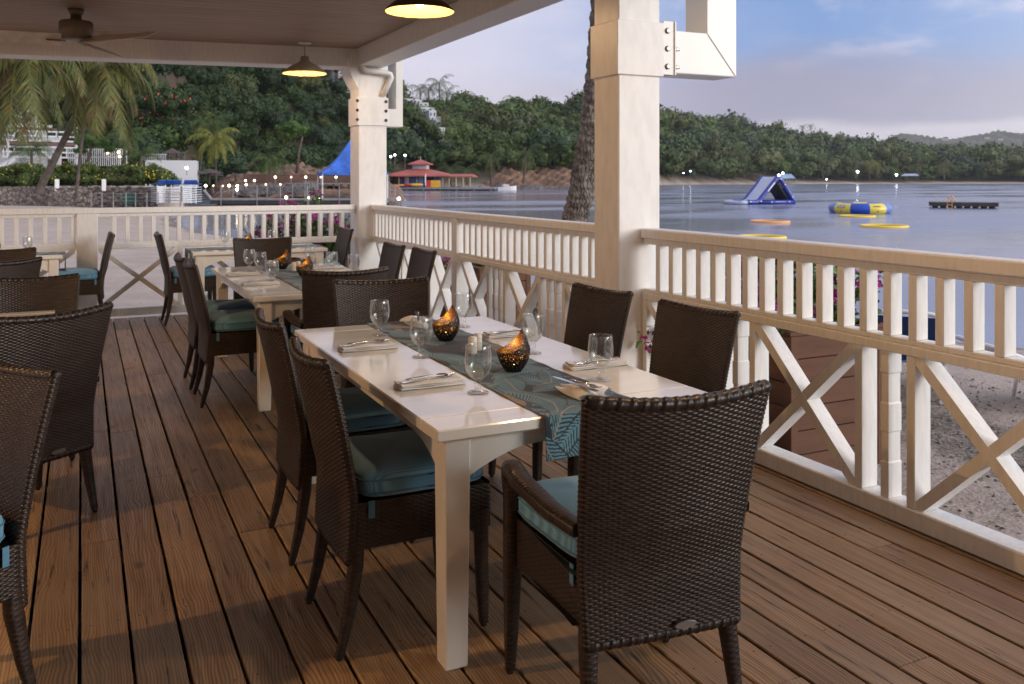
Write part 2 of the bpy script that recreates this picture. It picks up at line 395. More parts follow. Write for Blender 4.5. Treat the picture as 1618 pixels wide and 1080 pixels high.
M_forest = leafm('forest_leaves', (.026, .052, .008), (.088, .138, .025), (.105, .11, .03), scale=.03)
M_olive = leafm('olive_leaves', (.035, .050, .009), (.105, .125, .026), scale=.05)
M_deep = leafm('deep_leaves', (.010, .026, .010), (.040, .080, .022), scale=.05)
M_tan_leaf = leafm('dry_leaves', (.09, .075, .03), (.20, .165, .075), scale=.05)
M_lime = leafm('lime_leaves', (.09, .16, .02), (.17, .25, .04))
M_palm = leafm('palm_leaves', (.04, .06, .012), (.15, .145, .03), (.19, .12, .03), scale=1.2)
M_palm_green = leafm('palm_green', (.03, .06, .012), (.09, .14, .03), (.13, .12, .03), scale=.4)
M_palm_gold = leafm('palm_gold', (.10, .12, .015), (.27, .26, .045), (.19, .21, .04), scale=.5)
M_palm_dead = leafm('palm_dead', (.16, .09, .045), (.26, .17, .09))
M_bush = leafm('bush_leaves', (.03, .075, .012), (.10, .19, .035), scale=4)
M_hedge = leafm('hedge_leaves', (.03, .055, .008), (.09, .13, .02), (.13, .15, .02), scale=.8)
M_yflower = simple('yellow_blossom', (.75, .55, .03), .6)
M_rflower = simple('red_blossom', (.65, .05, .03), .6)
M_bract = leafm('magenta_bracts', (.32, .02, .22), (.62, .06, .45), rough=.6, scale=9)
M_stem = simple('plant_stem', (.10, .08, .04), .8)
# palm bark
s = NT('palm_bark'); n = s.noise(9, sc=(1, 1, .5), detail=8, rough=.7); v = s.n('ShaderNodeTexVoronoi', feature='DISTANCE_TO_EDGE'); tcn = s.n('ShaderNodeTexCoord'); mp = s.n('ShaderNodeMapping'); mp.inputs['Scale'].default_value = (1, 1, .22)
s.l(tcn.outputs['Object'], mp.inputs[0]); s.l(mp.outputs[0], v.inputs['Vector']); v.inputs['Scale'].default_value = 24
c = s.mix(s.ramp(n, .3, .7), (.27, .23, .20), (.11, .09, .075)); c = s.mix(s.math('MULTIPLY', s.ramp(v.outputs['Distance'], .0, .12, 1, 0), s.ramp(n, .35, .6)), c, (.045, .033, .027))
s.set(Base_Color=c, Roughness=.9); s.bump(s.math('ADD', n, s.ramp(v.outputs['Distance'], 0, .2)), .9, .03); M_bark = s.m
M_trunk = simple('tree_trunk', (.095, .075, .06), .9, .3, 3)
# planter timber
s = NT('planter_timber'); n = s.noise(9, sc=(.15, .15, 1.2), detail=6, rough=.65); t = s.tone()
c = s.mix(s.ramp(n, .3, .75), (.125, .047, .019), (.062, .023, .010)); c = s.mix(s.math('MULTIPLY', t.outputs['Fac'], .4), c, (.12, .05, .02)); s.set(Base_Color=c, Roughness=.75); s.bump(n, .3, .003); M_planter = s.m
M_planter_dark = simple('planter_side', (.05, .022, .016), .6, .2, 6)
M_soil = simple('soil', (.03, .02, .015), .95)
# stone wall
s = NT('stone_wall'); tcn = s.n('ShaderNodeTexCoord'); v = s.n('ShaderNodeTexVoronoi', feature='DISTANCE_TO_EDGE'); v.inputs['Scale'].default_value = 2.6; s.l(tcn.outputs['Object'], v.inputs['Vector'])
v2 = s.n('ShaderNodeTexVoronoi'); v2.inputs['Scale'].default_value = 2.6; s.l(tcn.outputs['Object'], v2.inputs['Vector'])
c = s.n('ShaderNodeMix', data_type='RGBA'); s.l(v2.outputs['Color'], c.inputs[0]); c.inputs[6].default_value = (.12, .095, .085, 1); c.inputs[7].default_value = (.33, .28, .25, 1)
s.set(Base_Color=s.mix(s.ramp(v.outputs['Distance'], .0, .09, 1, 0), c.outputs[2], (.06, .05, .045)), Roughness=.9); s.bump(s.ramp(v.outputs['Distance'], 0, .15), .8, .08); M_stone = s.m
M_rock = simple('boulder', (.13, .115, .11), .9, .35, .8, bump=.8, bscale=2.5, bdist=.15)
M_cliff = simple('bare_cliff', (.19, .11, .068), .95, .35, .3, bump=.9, bscale=1.2, bdist=.4)
M_grey_timber = simple('pier_timber', (.24, .235, .24), .7, .2, 2)
M_dark_timber = simple('pier_dark_timber', (.05, .045, .045), .8, .2, 2)  # one even dark tone for beams, joists, piles and posts
M_blue_tarp = simple('blue_canvas', (.025, .12, .50), .5, .3, .9, bump=.9, bscale=1.2, bdist=.25)
M_blue_mesh = simple('blue_sling', (.012, .055, .22), .6, .1, 20)
M_white_plastic = simple('white_plastic', (.72, .73, .75), .35, .05)
M_thatch = simple('thatch', (.075, .055, .055), .95, .3, 3, bump=.6, bscale=12, bdist=.05)
M_red_roof = simple('red_roof', (.42, .105, .085), .6, .15, .5)
M_dark_roof = simple('brown_roof', (.07, .045, .045), .8, .2, .6)
M_hut_blue = simple('hut_blue', (.03, .15, .42), .5, .12, .5)
M_hut_pale = simple('hut_pale_blue', (.28, .42, .62), .5, .1, .5)
M_kayak_y = simple('kayak_yellow', (.72, .38, .03), .4, .1, .5)
M_kayak_r = simple('kayak_red', (.50, .03, .03), .4, .1, .5)
M_kayak_o = simple('kayak_orange', (.75, .22, .03), .4, .1, .5)
M_vinyl_blue = simple('vinyl_navy', (.022, .04, .30), .35, .08, .5)
M_vinyl_pale = simple('vinyl_pale', (.42, .48, .62), .35, .06, .4)
M_vinyl_blk = simple('vinyl_black', (.02, .022, .028), .5, .1, .5)
M_tramp_blue = simple('tramp_blue', (.01, .065, .42), .35, .1, .4)
M_tramp_pale = simple('tramp_faded_blue', (.12, .19, .50), .4, .1, .4)
M_tramp_yel = simple('tramp_yellow', (.68, .56, .08), .35, .08, .4)
M_ring_y = simple('ring_yellow', (.80, .56, .06), .4, .08, .5)
M_ring_o = simple('ring_orange', (.70, .36, .14), .45, .08, .5)
M_green_bin = simple('bin_green', (.01, .07, .05), .5)
M_window = simple('dark_window', (.02, .022, .026), .2)
M_fence_brown = simple('fence_brown', (.13, .07, .055), .85, .2, .5)
M_house_beige = simple('house_beige', (.55, .47, .38), .7, .1, .2)
M_wall_warm = simple('restaurant_wall_paint', (.42, .33, .23), .7, .1, 1)

# ================================================================== SETTING
# ---- terrain, all round, polar grid about the deck
FX, FY = at(809, 1)
def shore_u(phi):
    """phi in degrees right of the view axis -> shore distance, crest distance, crest height"""
    u = np.array([-180, -60, -45, -30, -24, -21.8, -20, -17, -10.5, -6.9, 0, 5.3, 9.5, 19.3, 30, 45, 60, 180.])
    Rs = np.array([90, 100, 112, 112, 112, 112, 150, 165, 190, 228, 232, 236, 430, 545, 630, 680, 700, 700.])
    Rc = np.array([160, 150, 150, 165, 180, 190, 205, 230, 270, 330, 345, 360, 570, 800, 940, 960, 960, 960.])
    ys = np.array([60, 40, 20, 10, 8, 10, 25, 45, 112, 176, 180, 178, 202, 240, 262, 262, 262, 262.])
    rs = np.interp(phi, u, Rs); rc = np.interp(phi, u, Rc); y = np.interp(phi, u, ys)
    return rs, rc, 1.5 + (283 - y) * rc / 1400 - 3.0
def cliffy(x, y): return np.sin(x * .11 + 1.3 * np.sin(y * .07)) * np.cos(y * .09 + x * .03) + .5 * np.sin(x * .31 + y * .27)
SHORE = np.array([(5.0, 78), (5.7, 44), (7.8, 24.8), (9.5, 16.7), (11, 12.4), (13, 8.8), (19, 4), (30, -4), (60, -30), (200, -140)])
def beach_z(x, y):
    """near beach: ground left of the shoreline, falling gently to the sea"""
    sx = np.interp(-y, -SHORE[:, 1][:], SHORE[:, 0][:]) + .25 * np.sin(y * .8) + .5 * np.sin(y * .21)
    slope = np.interp(-y, -SHORE[:, 1], np.array([.98, .97, .93, .85, .75, .62, .6, .6, .6, .6]))
    d = (sx - x) * slope
    z = -1.2 + np.where(d > 0, .62 * (1 - np.exp(-d / 3.2)) + .012 * np.minimum(d, 20), d * .12)
    z = np.where(y > 78, z - (y - 78) * .06, z)
    return np.maximum(z, -4), d
def terrain(x, y):
    r = np.hypot(x, y); phi = np.degrees(np.arctan2(x * C - y * S, x * S + y * C))
    rs, rc, zc = shore_u(phi); s_ = np.clip((r - rs) / (rc - rs), 0, 1.6)
    land = (r > rs) | (phi < -62)
    flat = np.where(phi < -19, .13, .07)
    q = np.clip((s_ - flat) / (1 - flat), 0, 1); z = -.95 + .5 * np.clip(s_ / flat, 0, 1) + (zc + .45) * (q ** .8) + cliffy(x, y) * .9 * q
    z = np.where(s_ > 1, z - (s_ - 1) * zc * .5, z)
    z = np.where(r < rs, -1.2 - (rs - r) * .08, z)
    bz, bd = beach_z(x, y)
    dep = x * S + y * C; terr = np.clip((dep - 77) / .8, 0, 1) * np.clip((-19.5 - phi) / 1.2, 0, 1) * (phi > -70); z = np.where(r < rs, z * (1 - terr) + terr * .75, np.maximum(z, terr * .75 - 2 * (1 - terr)))
    z = np.where(phi < -90, -.5, z); z = np.where(phi > 75, np.minimum(z, -1.6), z)
    beach_ok = (r < 95) | (phi < -19)
    zz = np.maximum(z, np.where(beach_ok, bz, -9))
    veg = np.clip((s_ - flat * .35) * 12, 0, 1) * (r > rs) * (np.abs(phi) < 75)
    return zz, veg
na, nr = 900, 300
A = np.linspace(-np.pi, np.pi, na, endpoint=False); R = np.concatenate([[.5], np.geomspace(1.5, 1500, nr - 1)])
AA, RR = np.meshgrid(A, R); X = RR * np.sin(AA + TH); Y = RR * np.cos(AA + TH)
Z, veg = terrain(X, Y); Z += np.where(RR < 40, .012 * np.sin(X * 5.3 + np.sin(Y * 4)) * np.cos(Y * 6.1), 0) * (Z > -1.15)
peb = np.clip(1 - np.abs(X - 6.3) / 1.1, 0, 1) * np.clip((14 - Y) / 4, 0, 1); peb = np.maximum(peb, np.clip(1 - np.hypot(X - 6, Y - 8) / 3.2, 0, 1))
mb = MB(); mb.add(np.stack([X, Y, Z], -1).reshape(-1, 3), grid_faces(nr, na, True)[:, ::-1], peb.ravel())
g = mb.build('ground', M_sand, smooth=True); tag(g, kind='structure')
a = g.data.attributes.new('land', 'FLOAT', 'POINT'); a.data.foreach_set('value', veg.ravel().astype(np.float32))
def gz(x, y): return float(terrain(np.array([x], float), np.array([y], float))[0][0])
# ---- sea
mb = MB(); nr2 = 60; R2 = np.geomspace(3, 5000, nr2); AA2, RR2 = np.meshgrid(np.linspace(-np.pi, np.pi, 90, endpoint=False), R2)
mb.add(np.stack([RR2 * np.sin(AA2), RR2 * np.cos(AA2), np.full_like(RR2, -1.2)], -1).reshape(-1, 3), grid_faces(nr2, 90, True)[:, ::-1])
tag(mb.build('sea', M_water, smooth=True), kind='structure')
# ---- distant ridge across the bay
s = NT('ridge_forest'); n = s.noise(.012, detail=9, rough=.7); s.set(Base_Color=s.mix(s.ramp(n, .4, .62), (.05, .075, .035), (.13, .11, .08)), Roughness=.95); s.bump(n, 1.0, 20); M_ridge = s.m
nu_, nv_ = 260, 26; uu = np.linspace(1330, 2300, nu_); prof = np.interp(uu, [1330, 1400, 1425, 1460, 1500, 1540, 1575, 1600, 1640, 1800, 2300], [240, 226, 216, 221, 224, 220, 213, 216, 214, 205, 215])
V = []
for k in range(nv_):
    t_ = k / (nv_ - 1); d = 2300 + 700 * t_; h = np.sin(np.pi / 2 * min(1, t_ * 1.15))
    for i, u_ in enumerate(uu):
        x, y = at(u_, d); V.append((x, y, -4 + (1.5 + (283 - prof[i]) * 3000 / 1400 + 4) * h + (12 * math.sin(i * .37 + k) + 9 * math.sin(i * .91 + k * 2) + 5 * math.sin(i * 2.3)) * h * .55))
mb = MB(); mb.add(V, grid_faces(nv_, nu_)); tag(mb.build('far_hills', M_ridge, smooth=True), kind='structure')

# ---- leaf clouds
def crown_proto(nleaf, leaf, seed, flat=.75, lobes=9, core=True):
    r = np.random.default_rng(seed); c = r.normal(size=(lobes, 3)); c /= np.linalg.norm(c, axis=1)[:, None]; c *= r.uniform(.22, .82, (lobes, 1)) * np.array([1, 1, .8]); c[:, 2] = np.abs(c[:, 2]) * .9 - .12
    lr = r.uniform(.22, .50, lobes); k = r.integers(0, lobes, nleaf)
    d = r.normal(size=(nleaf, 3)); d[:, 2] += .25; d /= np.linalg.norm(d, axis=1)[:, None]
    P = c[k] + d * lr[k][:, None] * r.uniform(.62, 1.16, (nleaf, 1))
    P[:, 2] *= flat
    n = d + r.normal(size=(nleaf, 3)) * .55; n /= np.linalg.norm(n, axis=1)[:, None]
    t1 = np.cross(n, r.normal(size=(nleaf, 3))); t1 /= np.linalg.norm(t1, axis=1)[:, None]; t2 = np.cross(n, t1)
    sz = leaf * r.uniform(.6, 1.3, (nleaf, 1))
    V = np.stack([P + t1 * sz, P - t1 * sz * .5 + t2 * sz * .8, P - t1 * sz * .5 - t2 * sz * .8], 1).reshape(-1, 3)
    F = np.arange(nleaf * 3).reshape(-1, 3)
    tone = np.repeat(np.clip(r.normal(.45, .22, nleaf) + (r.uniform(-.2, .2, lobes))[k], 0, 1), 3)
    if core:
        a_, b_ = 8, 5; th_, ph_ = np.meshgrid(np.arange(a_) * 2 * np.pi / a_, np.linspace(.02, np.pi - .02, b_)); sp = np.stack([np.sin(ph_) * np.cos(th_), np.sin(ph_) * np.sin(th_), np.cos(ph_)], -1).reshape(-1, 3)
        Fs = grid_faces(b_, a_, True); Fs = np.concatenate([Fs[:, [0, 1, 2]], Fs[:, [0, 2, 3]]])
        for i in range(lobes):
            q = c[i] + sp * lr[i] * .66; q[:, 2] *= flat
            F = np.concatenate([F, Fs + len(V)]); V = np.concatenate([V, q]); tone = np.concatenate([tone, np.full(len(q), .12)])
    return V.astype(np.float32), F, tone.astype(np.float32)
def put_crown(mb, proto, c, r, ang, zs=1.0, dt=0.0, mi=0):
    V, F, T = proto; ca, sa = math.cos(ang), math.sin(ang)
    W = np.stack([V[:, 0] * ca - V[:, 1] * sa, V[:, 0] * sa + V[:, 1] * ca, V[:, 2] * zs], -1) * r + np.array(c, dtype=np.float32)
    mb.add(W, F, np.clip(T + dt, 0, 1), mi)
def forest(name, phi0, phi1, rad_fn, protos, mat, seed, lift=.55, skip=None, s0=.0, s1=1.12):
    r = np.random.default_rng(seed); mb = MB(); count = 0; phi = phi0
    # rows by distance
    s_ = s0
    while s_ < s1:
        phi = phi0 + r.uniform(0, 1)
        while phi < phi1:
            rs, rc, zc = [float(q) for q in shore_u(phi)]
            rr = rs + (rc - rs) * (s_ + r.uniform(-.02, .02)); cr = rad_fn(rr) * r.choice([.6, .8, 1.0, 1.3, 1.7], p=[.2, .25, .25, .2, .1])
            a_ = rad(phi); x = rr * math.sin(a_ + TH); y = rr * math.cos(a_ + TH)
            if not (skip and skip(x, y, phi, s_)):
                z = gz(x, y)
                put_crown(mb, protos[int(r.integers(len(protos)))], (x, y, z + cr * lift + r.uniform(-.5, 2.2)), cr, r.uniform(0, 6.3), r.uniform(.8, 1.25), r.normal(0, .22), int(r.choice(4, p=[.66, .17, .17, .0]))); count += 1
            phi += math.degrees(cr / rr) * r.uniform(.95, 1.5)
        s_ += rad_fn(rs + (rc - rs) * s_) / (rc - rs) * 1.05
    print(name, count)
    return tag(mb.build(name, [mat, M_olive, M_deep, M_tan_leaf]), kind='stuff')
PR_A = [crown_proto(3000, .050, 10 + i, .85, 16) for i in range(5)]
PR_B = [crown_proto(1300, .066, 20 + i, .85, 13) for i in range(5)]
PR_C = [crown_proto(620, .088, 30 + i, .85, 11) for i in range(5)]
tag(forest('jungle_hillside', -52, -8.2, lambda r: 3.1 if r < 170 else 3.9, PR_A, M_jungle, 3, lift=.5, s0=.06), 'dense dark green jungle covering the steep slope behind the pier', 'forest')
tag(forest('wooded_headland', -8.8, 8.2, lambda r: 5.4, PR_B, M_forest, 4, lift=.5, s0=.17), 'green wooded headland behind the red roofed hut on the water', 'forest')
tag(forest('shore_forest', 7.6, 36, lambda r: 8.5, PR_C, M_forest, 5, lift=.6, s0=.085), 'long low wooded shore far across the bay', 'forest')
print('forests done')

# ================================================================== DECK
dk = MB(); r = random.Random(4); PITCH = .151; x = -.008 - 31 * PITCH
while x < 3.42:
    y = -2.4 + r.uniform(-2, 0)
    while y < 10.45:
        ln = r.choice([3.0, 3.6, 4.2, 4.8]) + r.uniform(-.1, .1); y2 = min(y + ln, 10.45)
        if y2 - y > .15:
            V, F = cbox((x + PITCH / 2 + r.uniform(-.001, .001), (y + y2) / 2, -.0175 + r.uniform(-.0015, .0015)), (PITCH - .0115, y2 - y - .003, .035), .003)
            dk.add(V, F, r.random())
        y = y2
    x += PITCH
deck = dk.build('deck', M_deck); tag(deck, kind='structure')
mb = MB()
for k in range(24): mb.add(*cbox((-.6, -2.2 + k * .55, -.11), (8.0, .05, .14), .002))
mb.add(*cbox((-.6, 10.42, -.13), (8.02, .04, .19), .002)); mb.add(*cbox((3.40, 4.0, -.13), (.04, 12.8, .19), .002))
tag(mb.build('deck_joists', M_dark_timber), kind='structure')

# ---- ceiling with its boards and beams: one roof
roof = thing('deck_roof', (0, 0, 0), 0, 'timber veranda roof with beige board ceiling and pale edge beams', 'roof')
def zc(x): return 3.085 + (x - 3.0) * .020
mb = MB(); yy = -2.5; k = 0
while yy < 10.9:
    x0, x1 = -7.0, 3.0; V, F = cbox(((x0 + x1) / 2, yy + .07, 0), (x1 - x0, .133, .02), .003)
    V[:, 2] = V[:, 2] + zc(V[:, 0]) + .012; mb.add(V, F, random.random()); yy += .140; k += 1
mb.build('ceiling', M_ceil, roof)
def tilted(c, size, ch=.008):
    V, F = cbox(c, size, ch); V = V.copy(); V[:, 2] += (V[:, 0] - 3.0) * .020; return V, F
mb = MB(); mb.add(*tilted((-2.0, 10.70, 2.99), (10.02, .36, .25))); mb.build('end_beam', M_white, roof)
mb = MB(); mb.add(*cbox((3.175, 3.9, 2.99), (.32, 13.3, .23), .008)); mb.build('side_beam', M_white, roof)
mb = MB(); V = np.array([(-7.2, -2.7, 3.0), (3.55, -2.7, 3.16), (3.55, 11.1, 3.16), (-7.2, 11.1, 3.0), (-7.2, -2.7, 3.04), (3.55, -2.7, 3.22), (3.55, 11.1, 3.22), (-7.2, 11.1, 3.04)]); V[:, 2] += .08
mb.add(V, [[3, 2, 1, 0], [4, 5, 6, 7], [0, 1, 5, 4], [1, 2, 6, 5], [2, 3, 7, 6], [3, 0, 4, 7]]); mb.build('roof_cover', M_dark_roof, roof)
# restaurant wall behind the photographer
wl = thing('restaurant_wall', (0, 0, 0), 0, 'warm beige restaurant wall closing the deck behind the viewer', 'wall')
mb = MB(); mb.add(*cbox((-2.3, -2.45, 1.45), (9.4, .15, 3.2), .01)); mb.build('wall', M_wall_warm, wl)
mb = MB(); mb.add(*cbox((-1.5, -2.37, 1.05), (1.0, .05, 2.1), .01)); mb.build('door', M_white, wl)

# ---- columns
def column(x0, x1, y0, y1, label, pipe, bracket):
    t = thing('column', ((x0 + x1) / 2, (y0 + y1) / 2, 0), 0, label, 'column', 'columns along the deck edge')
    w_, d_ = x1 - x0, y1 - y0
    mb = MB(); mb.add(*cbox((0, 0, 1.44), (w_, d_, 2.88), .008)); mb.build('shaft', M_column, t)
    mb = MB(); mb.add(*cbox((0, 0, 2.33), (w_ + .035, d_ + .035, .345), .004)); mb.build('collar', M_column, t)
    return t, w_, d_
c1, w_, d_ = column(3.02, 3.335, 4.70, 4.995, 'thick square white column between the two railing runs, warm on its deck side', 0, 0)
# flange, bolts and box bracket
mb = MB(); mb.add(*cbox((w_ / 2 + .062, -d_ / 2 - .004, 2.345), (.088, .014, .345), .002)); mb.add(*cbox((w_ / 2 + .108, -d_ / 2 + .04, 2.345), (.012, .12, .345), .002)); fl = mb.build('flange', M_metalw, c1)
for k, zz in enumerate((2.225, 2.34, 2.455)):
    mb = MB(); V, F = lathe([(0, 0), (.019, 0), (.019, .006), (.013, .012), (0, .013)], 12); V = V[:, [0, 2, 1]] * np.array([1, -1, 1]); mb.add(V + np.array([w_ / 2 + .05, -d_ / 2 - .011, zz]), F); mb.build('bolt', M_bolt, fl)
for zz in (2.225, 2.34):
    mb = MB(); V, F = lathe([(0, 0), (.010, 0), (.010, .03), (0, .03)], 10); mb.add(V[:, [2, 1, 0]] + np.array([w_ / 2 + .114, -d_ / 2 - .008, zz]), F); V, F = lathe([(0, 0), (.016, 0), (.016, .012), (0, .012)], 6); mb.add(V[:, [2, 1, 0]] + np.array([w_ / 2 + .114, -d_ / 2 - .008, zz]), F); mb.build('bolt', M_bolt, fl)
cx = (3.02 + 3.335) / 2; yb = -d_ / 2 + .02
mb = MB(); xa, xb = 3.453 - cx, 3.97 - cx
mb.add(*prism([(0, 0)], 0, 0)) if False else None
def mitre_box(mb):
    # horizontal limb z 2.19..2.465, vertical limb x 3.73..3.97, depth .235
    for y0_, y1_ in ((yb, yb + .235),):
        P = [(xa, 2.19), (xb, 2.19), (xb, 3.6), (3.73 - cx, 3.6), (3.73 - cx, 2.465), (xa, 2.465)]
        n = len(P); V = [(p[0], y0_, p[1]) for p in P] + [(p[0], y1_, p[1]) for p in P]
        F = [[0, 1, 2, 3, 4, 5][:]]; F = [[0, 1, 4, 5], [1, 2, 3, 4], [n + 5, n + 4, n + 1, n + 0], [n + 4, n + 3, n + 2, n + 1]] + [[(i + 1) % n, i, n + i, n + (i + 1) % n] for i in range(n)]
        mb.add(V, F)
mitre_box(mb); br = mb.build('bracket', M_metalw, c1)
mb = MB(); mb.add(*tube([(3.73 - cx, yb - .001, 2.465), (xb - .004, yb - .001, 2.194)], .005, 6)); mb.build('weld_seam', M_metalw, br)
mb = MB(); mb.add(*tube([(xa, yb, 2.195), (xb, yb, 2.195)], .004, 6)); mb.build('bottom_edge', M_metalw, br)
# far column
c2, w2, d2 = column(3.02, 3.375, 10.50, 10.87, 'far square white corner column with bolts, curved brace and drain pipe', 1, 1)
for s_, fx in ((-1, -w2 / 2 - .02), (1, w2 / 2 - .012)):
    for zz in (2.225, 2.34, 2.455):
        mb = MB(); V, F = lathe([(0, 0), (.020, 0), (.017, .012), (0, .015)], 12); V = V[:, [0, 2, 1]] * np.array([1, -1, 1]); mb.add(V + np.array([fx, -d2 / 2 - .018, zz]), F, .5); mb.build('bolt', M_bolt2, c2)
mb = MB(); mb.add(*cbox((w2 / 2 + .105, -d2 / 2 + .10, 2.26), (.21, .2, .22), .004)); mb.add(*cbox((w2 / 2 + .165, -d2 / 2 + .16, 3.0), (.09, .32, 1.26), .004)); mb.build('bracket', M_metalw, c2)
mb = MB(); mb.add(*cbox((w2 / 2 + .03, d2 / 2 - .06, 1.35), (.055, .10, 2.7), .004)); mb.build('side_strip', M_metalw, c2)
pth = [(-.14, -.24, 3.0), (-.14, -.24, 2.86), (-.12, -.24, 2.83), (-.08, -.24, 2.82), (.17, -.24, 2.80), (.205, -.24, 2.79), (.22, -.235, 2.75), (.20, -.22, 2.70), (.13, -.20, 2.53)]
mb = MB(); mb.add(*tube(pth, .035, 14)); mb.build('drain_pipe', M_metalw, c2, smooth=True)
# curved knee brace reaching inward under the end beam
arc = [];
for k in range(13):
    a = k / 12; ang = rad(90) * a; arc.append((-w2 / 2 - .30 * (1 - math.cos(ang)) - .0, 2.50 + .38 * math.sin(ang) * 1.0))
inn = [(p[0] + .14 - .02 * i / 12, p[1] + .03) for i, p in enumerate(arc)]
outl = [(-.176, 2.60), (-.215, 2.655), (-.255, 2.73), (-.295, 2.82), (-.325, 2.92), (-.30, 2.99), (-.26, 3.04), (-.176, 3.05)]
V, F = prism([(p[0], p[1]) for p in outl], 0, .375); V = V[:, [0, 2, 1]]; V[:, 1] -= d2 / 2 + .012
mb = MB(); mb.add(V, F); mb.build('knee_brace', M_white, c2)

# ---- railings
def railing(name, label, axis, a0, a1, inner, posts, panels, pairs, rails_skip=None, bal0=0.0):
    """axis 'y': runs along Y at inner face x=inner ; axis 'x': runs along X at inner face y=inner. out = outward"""
    t = thing(name, (0, 0, 0), 0, label, 'railing')
    def P(al, dep, z): return (inner + dep, al, z) if axis == 'y' else (al, inner + dep, z)
    def B(al0, al1, dep0, dep1, z0, z1, ch=.004):
        p = P((al0 + al1) / 2, (dep0 + dep1) / 2, (z0 + z1) / 2); sz = (dep1 - dep0, al1 - al0, z1 - z0) if axis == 'y' else (al1 - al0, dep1 - dep0, z1 - z0)
        return cbox(p, sz, ch)
    def one(name_, geo): mb = MB(); mb.add(*geo, random.random()); return mb.build(name_, M_white, t)
    mb = MB(); mb.add(*B(a0, a1, -.012, .105, 1.128, 1.19, .007)); mb.build('top_rail', M_white, t)
    mb = MB(); mb.add(*B(a0, a1, .01, .085, 1.092, 1.1275)); mb.build('under_rail', M_white, t)
    mb = MB(); mb.add(*B(a0, a1, .0, .10, .742, .785)); mb.add(*B(a0, a1, .012, .088, .7855, .81)); mb.build('middle_rail', M_white, t)
    mb = MB(); mb.add(*B(a0, a1, -.005, .115, .006, .09, .006)); mb.build('bottom_rail', M_white, t)
    al = bal0 if bal0 else a0 + .07; n = 0
    while al < a1 - .03:
        if not any(p0 - .03 < al < p1 + .03 for p0, p1 in posts): one('baluster', B(al - .021, al + .021, .012, .086, .8105, 1.0915, .003)); n += 1
        al += .1335
    for p0, p1 in posts:
        one('post', B(p0, p1, -.018, .112, .0905, 1.127, .005))
    for q0, q1 in panels:            # X braces
        h0, h1 = .0915, .741
        for (b0, b1, dp) in (((q0, h0), (q1, h1), .048), ((q0, h1), (q1, h0), .050)):
            th_ = .0245; wd_, ht_ = q1 - q0, h1 - h0; ln = math.hypot(wd_, ht_); a_, b_ = th_ * ln / ht_, th_ * ln / wd_
            poly = [(q0, h0), (q0 + a_, h0), (q1, h1 - b_), (q1, h1), (q1 - a_, h1), (q0, h0 + b_)]
            if b0[1] > b1[1]: poly = [(p_[0], h0 + h1 - p_[1]) for p_ in poly][::-1]
            e0, e1 = (.008, .094) if dp < .049 else (.010, .092); n_ = 6; V = [P(p_[0], e0, p_[1]) for p_ in poly] + [P(p_[0], e1, p_[1]) for p_ in poly]
            F = [[5, 4, 3, 2, 1, 0], [6, 7, 8, 9, 10, 11]] + [[i, (i + 1) % 6, 6 + (i + 1) % 6, 6 + i] for i in range(6)]
            if axis == 'x': F = [f[::-1] for f in F]
            mb = MB(); mb.add(V, F); mb.build('cross_brace', M_white, t)
    for q in pairs:                  # thin uprights beside the crosses: (centre, decorated)
        c_, deco = q
        if not deco: one('upright', B(c_ - .022, c_ + .022, .004, .104, .091, .7415, .003))
        else:
            mb = MB(); pr = [(.091, .022), (.245, .022), (.252, .0185), (.378, .0185), (.385, .022), (.505, .022), (.512, .0185), (.638, .0185), (.645, .022), (.7415, .022)]
            V = []
            for z_, h_ in pr:
                for (sa, sd_) in ((-1, -1), (1, -1), (1, 1), (-1, 1)): V.append(P(c_ + sa * h_, .052 + sd_ * (h_ + .018), z_))
            F = [[4 * i + j, 4 * i + (j + 1) % 4, 4 * i + 4 + (j + 1) % 4, 4 * i + 4 + j] for i in range(len(pr) - 1) for j in range(4)]
            if axis == 'y': F = [f[::-1] for f in F]
            mb.add(V, F); mb.build('turned_upright', M_white, t)
    return t
def modules(lo, hi, first, per=1.0, pl=.67):
    panels = []; ups = []; c_ = first
    while c_ - pl / 2 - .1 > lo: c_ -= per
    while c_ + pl / 2 < hi + .02:
        if c_ - pl / 2 > lo - .02:
            panels.append((c_ - pl / 2, c_ + pl / 2)); ups += [(c_ - pl / 2 - .0225, 0), (c_ + pl / 2 + .0225, 0)]
        if c_ + pl / 2 + .165 < hi: ups.append((c_ + pl / 2 + .165, 1))
        c_ += per
    return panels, ups
pn, up = modules(-.6, 4.72, 3.315)
railing('railing', 'near stretch of white railing right of the thick column', 'y', -1.0, 4.69, 3.19, [(-.9, -.78)], pn, up, bal0=-.40)
pn, up = modules(5.05, 10.45, 7.30)
pn = [p for p in pn if not (p[0] < 7.87 and p[1] > 7.75)]; up = [u_ for u_ in up if not 7.72 < u_[0] < 7.90]
pn = [p for p in [(5.12, 5.70), (6.13, 6.72), (7.10, 7.70), (7.93, 8.50), (8.80, 9.38), (9.70, 10.36)]]; up = []
for q in (5.0975, 5.7225, 6.1075, 6.7425, 7.0775, 8.5225, 8.7775, 9.4025, 9.6775): up.append((q, 0))
for q in (5.86, 5.98, 6.86, 6.97, 8.65, 9.54): up.append((q, 1))
railing('railing', 'middle stretch of white railing between the thick column and the corner column', 'y', 5.0, 10.495, 3.19, [(7.75, 7.87)], pn, up, bal0=5.09)
pn, up = [(.16, .97), (1.20, 1.95), (2.16, 2.93), (-.93, -.07), (-2.1, -1.25), (-3.3, -2.45)], [(.9925, 0), (1.1775, 0), (1.9725, 0), (2.1375, 0), (-.9525, 0), (-1.2275, 0), (-2.1225, 0), (-2.4275, 0), (2.055, 1), (1.085, 1)]
